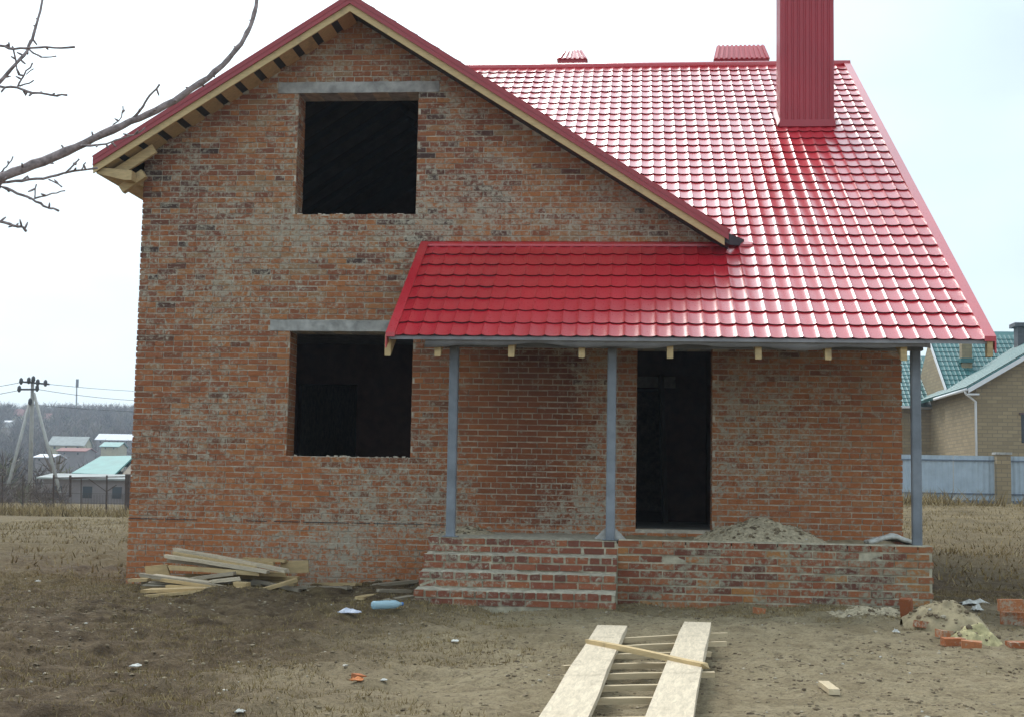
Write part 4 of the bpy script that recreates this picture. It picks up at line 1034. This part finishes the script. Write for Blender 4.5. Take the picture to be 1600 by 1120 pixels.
# ------------------------------------------------------------------ left: pole, fence, village on the far slope
def at_ground(px, D):
    d = ray(px, 760); p = CAM+d*D; return Vector((p.x, p.y, gz(p.x, p.y)))
M_pole = simple('pole_concrete', (.36, .35, .33), .9, .15, 3); M_steel = simple('dark_steel', (.05, .05, .055), .6, .2, 4); M_rust = simple('rusty_steel', (.07, .045, .035), .8, .3, 6)
PDp = 92.0
up = thing('utility_pole', UD(47, 775, PDp), 'concrete utility pole with two slanting props and crossarms', 'utility pole')
mb = MB(); mb.tube([UD(46.5, 782, PDp), UD(51, 594, PDp)], [.17, .11], 8); mb.build('pole', M_pole, up, True)
mb = MB(); mb.tube([UD(7, 780, PDp-3), UD(48, 622, PDp)], [.12, .10], 8); mb.build('prop', M_pole, up, True)
mb = MB(); mb.tube([UD(96, 778, PDp-2), UD(53, 614, PDp)], [.12, .10], 8); mb.build('prop', M_pole, up, True)
for (x_0, y_0, x_1, y_1) in ((33, 596, 77, 600), (31, 608, 60, 608)):
    mb = MB(); mb.beam(UD(x_0, y_0, PDp-.2), UD(x_1, y_1, PDp-.2), .12, .12); mb.build('crossarm', M_steel, up)
for (ix, iy) in ((33, 597), (45, 596), (59, 599), (71, 600), (30, 609), (58, 608), (47, 629), (52, 594)):
    mb = MB(); c = UD(ix, iy, PDp-.25); mb.tube([c-Vector((0, 0, .15)), c, c+Vector((0, 0, .22)), c+Vector((0, 0, .32))], [.06, .14, .12, .03], 7); mb.build('insulator', M_steel, up, True)
def wire(a, b, sag, label):
    a, b = Vector(a), Vector(b); pts = [a.lerp(b, i/20)-Vector((0, 0, sag*4*(i/20)*(1-i/20))) for i in range(21)]
    mb = MB(); mb.tube(pts, .02, 4); return tag(mb.build('overhead_wire', M_steel, None), label, 'wire', 'overhead wires on the pole')
wire(UD(77, 600, PDp-.2), UD(420, 606, PDp+45), .5, 'overhead wire strung from the upper crossarm to the right')
wire(UD(60, 608, PDp-.2), UD(420, 612, PDp+45), .9, 'overhead wire strung from the lower crossarm to the right')
wire(UD(52, 632, PDp-.2), UD(420, 641, PDp+45), .4, 'lowest overhead wire strung behind the house')
wire(UD(33, 597, PDp-.2), UD(-160, 603, PDp+30), .5, 'overhead wire strung from the upper crossarm to the left'); wire(UD(31, 609, PDp-.2), UD(-160, 617, PDp+30), .5, 'overhead wire strung from the lower crossarm to the left')
# post fence
FD = 66
fen = thing('post_fence', at_ground(110, FD), 'rusty steel post and rail fence along the field', 'fence')
def fpt(px, py, D=FD): return UD(px, py, D)
for (px, pt, pb, r_) in ((36, 742, 799, .035), (84, 741, 799, .05), (110, 742, 772, .06), (127, 747, 797, .03), (167, 742, 797, .045), (4, 742, 800, .035)):
    mb = MB(); mb.tube([fpt(px-.5, pb+4), fpt(px, pt)], r_, 6); mb.build('post', M_rust, fen)
mb = MB(); mb.beam(fpt(199, 796), fpt(200, 740), .22, .22); mb.build('gate_post', M_rust, fen)
for (a, ya, b, yb, h_) in ((84, 746, 200, 744, .05), (110, 747, 167, 747, .05), (0, 756, 84, 754, .02), (36, 770, 84, 770, .015), (84, 770, 199, 771, .015), (0, 784, 199, 786, .015), (138, 747, 166, 767, .04), (167, 767, 182, 757, .04)):
    mb = MB(); mb.beam(fpt(a, ya), fpt(b, yb), h_, h_); mb.build('rail', M_rust, fen)
for i in range(46):
    px = 88+i*2.4
    if 112 < px < 126: continue
    mb = MB(); mb.tube([fpt(px, 798), fpt(px, 772)], .012, 4); mb.build('picket', M_rust, fen)
def far_house(px0, px1, py_base, py_eave, py_ridge, D, wc, rc, label, kind='gable', nwin=2, tilt=0, dep=7):
    a = UD(px0, py_base, D); b = UD(px1, py_base, D); he = (UD(px0, py_eave, D)-a).length; hr = (UD(px0, py_ridge, D)-a).length
    b.z = a.z; ux = (b-a).normalized(); uy = Vector((-ux.y, ux.x, 0)); w_ = (b-a).length; root = thing('village_house', (a+b)/2, label, 'house', None)
    def P(u, v, z): return a+ux*u+uy*v+Vector((0, 0, z))
    mb = MB(); base = -6
    mb.add([P(0, 0, base), P(w_, 0, base), P(w_, dep, base), P(0, dep, base), P(0, 0, he), P(w_, 0, he), P(w_, dep, he), P(0, dep, he), P(0, dep/2, hr-.1), P(w_, dep/2, hr-.1)], [(0, 1, 5, 4), (1, 2, 6, 9, 5), (2, 3, 7, 6), (3, 0, 4, 8, 7)]); mb.build('wall', wc, root)
    mb = MB(); o_ = .4; t_ = .12
    for (v0, v1) in ((-o_, dep/2), (dep+o_, dep/2)):
        ze_ = he-(hr-he)/(dep/2)*o_; q = [P(-o_, v0, ze_), P(w_+o_, v0, ze_), P(w_+o_, v1, hr), P(-o_, v1, hr)]
        mb.add(q+[v+Vector((0, 0, t_)) for v in q], [(3, 2, 1, 0), (4, 5, 6, 7), (0, 1, 5, 4), (1, 2, 6, 5), (2, 3, 7, 6), (3, 0, 4, 7)])
    mb.build('roof', rc, root)
    for k in range(nwin):
        u = w_*(k+.5)/nwin; mb = MB(); s_ = min(1.1, he*.4); z_ = he*.35
        mb.add([P(u-s_*.4, -.04, z_), P(u+s_*.4, -.04, z_), P(u+s_*.4, -.04, z_+s_), P(u-s_*.4, -.04, z_+s_), P(u-s_*.4, .1, z_), P(u+s_*.4, .1, z_), P(u+s_*.4, .1, z_+s_), P(u-s_*.4, .1, z_+s_)], [(0, 1, 2, 3), (0, 4, 5, 1), (1, 5, 6, 2), (2, 6, 7, 3), (3, 7, 4, 0)]); mb.build('window', M_win, root)
    return root
M_win = simple('window_dark', (.05, .06, .07), .2, .1, 2, bmp=0); M_pink = simple('pink_plaster', (.25, .215, .21), .9, .15, 1); M_greyroof = simple('grey_slate', (.30, .32, .31), .8, .2, 1); M_cream = simple('cream_plaster', (.45, .40, .27), .9, .15, 1)
M_redroof = simple('red_far_roof', (.24, .09, .08), .8, .2, 1); M_tealroof = simple('teal_far_roof', (.06, .23, .215), .6, .15, 1); M_whiteroof = simple('white_far_roof', (.62, .62, .66), .7, .1, 1)
far_house(66, 205, 792, 747, 741, 96, M_pink, M_greyroof, 'low whitewashed shed behind the post fence', nwin=3, dep=6)
th_ = thing('village_house', UD(150, 790, 108), 'house with turquoise roof and brown gable above the whitewashed shed', 'house')
A_, B_, C_, D_ = UD(112, 738, 104), UD(178, 741, 102), UD(210, 711, 108), UD(157, 712, 110)
roof_far = MB(); dz_ = Vector((0, 0, .15)); roof_far.add([A_, B_, C_, D_, A_-dz_, B_-dz_, C_-dz_, D_-dz_], [(0, 1, 2, 3), (7, 6, 5, 4), (0, 4, 5, 1), (1, 5, 6, 2), (2, 6, 7, 3), (3, 7, 4, 0)]); roof_far.build('roof', M_tealroof, th_)
E_ = UD(250, 745, 106); gb = MB(); bk = D_-C_; q0 = [B_-dz_*2+Vector((.3, .2, 0)), E_, C_-dz_*2.2, UD(178, 800, 102), UD(250, 800, 106)]; q1 = [v+bk*.85 for v in q0]
gb.add(q0+q1, [(0, 2, 1), (3, 0, 1, 4), (5, 6, 7), (8, 9, 6, 5), (0, 3, 8, 5), (1, 6, 9, 4)]); gb.build('wall', simple('brown_gable', (.26, .21, .16), .9, .2, 2), th_)
gb = MB(); gb.add([C_, UD(252, 744, 106), UD(240, 741, 112), D_, C_-dz_, UD(252, 744, 106)-dz_, UD(240, 741, 112)-dz_, D_-dz_], [(0, 1, 2, 3), (7, 6, 5, 4), (0, 4, 5, 1), (1, 5, 6, 2), (2, 6, 7, 3), (3, 7, 4, 0)]); gb.build('roof', M_tealroof, th_)
far_house(76, 130, 704, 694, 681, 330, M_cream, M_greyroof, 'cream house with grey roof on the far slope left of centre', nwin=3)
far_house(150, 204, 694, 686, 677, 360, M_pink, M_whiteroof, 'long white roofed building on the far slope', nwin=4)
far_house(158, 184, 703, 697, 690, 300, M_cream, M_tealroof, 'small green roofed cottage on the far slope below the white roof', nwin=2)
far_house(55, 80, 722, 714, 709, 230, M_pink, M_whiteroof, 'small pale cottage behind the pole on the far slope', nwin=2)
far_house(16, 34, 655, 648, 638, 560, M_cream, M_redroof, 'distant house with red roof at the wood edge', nwin=2)
far_house(66, 76, 662, 653, 645, 520, M_cream, M_redroof, 'distant ochre house on the wooded crest', nwin=1)
far_house(90, 132, 712, 704, 699, 280, M_pink, M_redroof, 'brown red roofed house below the cream house', nwin=2)
far_house(2, 14, 664, 659, 656, 480, M_white, M_whiteroof, 'tiny white house among trees at the picture edge of the wood', nwin=1)
# apartment block, mast, chimney on the skyline
a = UD(188, 668, 700); b = UD(216, 668, 700); tp = UD(188, 641, 700)
apt = thing('apartment_block', a, 'distant pinkish apartment block on the skyline beside the house corner', 'building')
mb = MB(); mb.box(a.x, b.x, a.y, a.y+14, a.z-12, tp.z); mb.build('wall', M_pink, apt)
for k in range(4):
    for j in range(3):
        xx = a.x+(b.x-a.x)*(k+.5)/4; zz = tp.z-1.6-j*2.6; mb = MB(); mb.box(xx-.6, xx+.6, a.y-.06, a.y+.05, zz-.6, zz+.6); mb.build('window', M_win, apt)
ma = thing('floodlight_mast', UD(119, 660, 520), 'thin floodlight mast with a lamp panel above the far wood', 'mast')
mb = MB(); mb.tube([UD(118.5, 675, 520), UD(120, 598, 520)], [.4, .25], 6); mb.build('pole', M_greyroof, ma)
mb = MB(); mb.beam(UD(120.5, 604, 520), UD(121, 592, 520), 1.0, 1.3); mb.build('lamp_panel', M_steel, ma)
st_ = MB(); st_.tube([UD(172.5, 670, 640), UD(173.5, 631, 640)], [1.3, .9], 10); tag(st_.build('factory_chimney', M_greyroof, None, True), 'slim grey factory chimney rising behind the far wood', 'chimney')
# bare wood on the far slope: one mass
HB = [(76, 130, 330), (150, 204, 360), (158, 184, 300), (55, 80, 230), (16, 34, 560), (66, 76, 520), (90, 132, 280), (2, 14, 480), (108, 206, 118)]
def wood_mass(name, n, region, hmin, hmax, label, dens, m_, tri=26):
    V = []; F = []; Rr = []; o = 0
    for c in range(n):
        D = random.uniform(*region[1]); px = random.uniform(*region[0]); p = CAM+ray(px, 745)*D
        if dens(px, D) < random.random(): continue
        if any(a-3 < px < b+3 and D < d+8 and (d-D) < 75 for a, b, d in HB): continue
        z = gz(p.x, p.y); h = random.uniform(hmin, hmax); w_ = h*random.uniform(.3, .5); r_ = random.random()
        for k in range(tri):
            # slender twigs fanning out from the trunk
            a_ = random.uniform(0, 6.28); t_ = random.uniform(.18, .75); el = random.uniform(.3, 1.25); l = h*random.uniform(.18, .4)
            rad = w_*random.random()*.7*math.sin(t_*math.pi)
            b = Vector((p.x+math.cos(a_)*rad, p.y+math.sin(a_)*rad, z+h*t_)); d = Vector((math.cos(a_)*math.cos(el), math.sin(a_)*math.cos(el), math.sin(el)))
            s_ = h*random.uniform(.008, .022); w2 = Vector((s_, 0, 0))
            V += [b-w2, b+w2, b+d*l]; F.append((o, o+1, o+2)); o += 3; Rr += [min(1, max(0, r_+random.uniform(-.25, .25)))]*3
        tw = h*.018
        V += [Vector((p.x-tw, p.y, z-1)), Vector((p.x+tw, p.y, z-1)), Vector((p.x, p.y, z+h*.9))]; F.append((o, o+1, o+2)); o += 3; Rr += [.3]*3
    me = bpy.data.meshes.new(name); me.from_pydata(V, [], F); at = me.attributes.new('rnd', 'FLOAT', 'POINT'); at.data.foreach_set('value', Rr); me.materials.append(m_); me.update()
    ob = bpy.data.objects.new(name, me); COL.objects.link(ob); return tag(ob, label, 'wood', None, 'stuff')
def twig_mat():
    m, t, b = mat('bare_twigs'); t.links.new(ramp(t, attr(t), [(0, (.06, .05, .05)), (.5, (.135, .105, .095)), (.85, (.20, .155, .125)), (1, (.12, .12, .075))]), b.inputs['Base Color']); b.inputs['Roughness'].default_value = .95; b.inputs['Specular IOR Level'].default_value = .05; return m
M_twig = twig_mat()
wood_mass('distant_wood', 5200, ((-260, 330), (255, 720)), 4, 8.5, 'grey mass of leafless trees covering the far slope', lambda px, D: 1 if D > 380 else .6, M_twig, 40)
wood_mass('hedge', 130, ((-40, 215), (70, 93)), .7, 1.7, 'brown bare bushes behind the post fence', lambda px, D: 1, M_twig, 60)
wood_mass('thicket', 420, ((-160, 240), (108, 240)), 2.5, 6, 'brown leafless thicket between the pole and the village', lambda px, D: .8 if px < 60 or D > 150 else .3, M_twig, 60)

# pebbles and rubble bits on the heaps are joined to one spread
# ------------------------------------------------------------------ haze over the valley
mb = MB(); mb.box(-2700, 2700, -80, 4300, -14, 64)
hz = mb.build('haze', None); hz.data.materials.clear(); hz['kind'] = 'stuff'; hz['label'] = 'thin pale haze lying over the valley'; hz['category'] = 'haze'
m = bpy.data.materials.new('haze'); m.use_nodes = True; t = m.node_tree; t.nodes.clear()
o_ = N(t, 'ShaderNodeOutputMaterial'); v_ = N(t, 'ShaderNodeVolumePrincipled'); v_.inputs['Color'].default_value = (.76, .86, 1, 1); v_.inputs['Density'].default_value = .0005; v_.inputs['Anisotropy'].default_value = .2
t.links.new(v_.outputs[0], o_.inputs['Volume']); hz.data.materials.append(m)
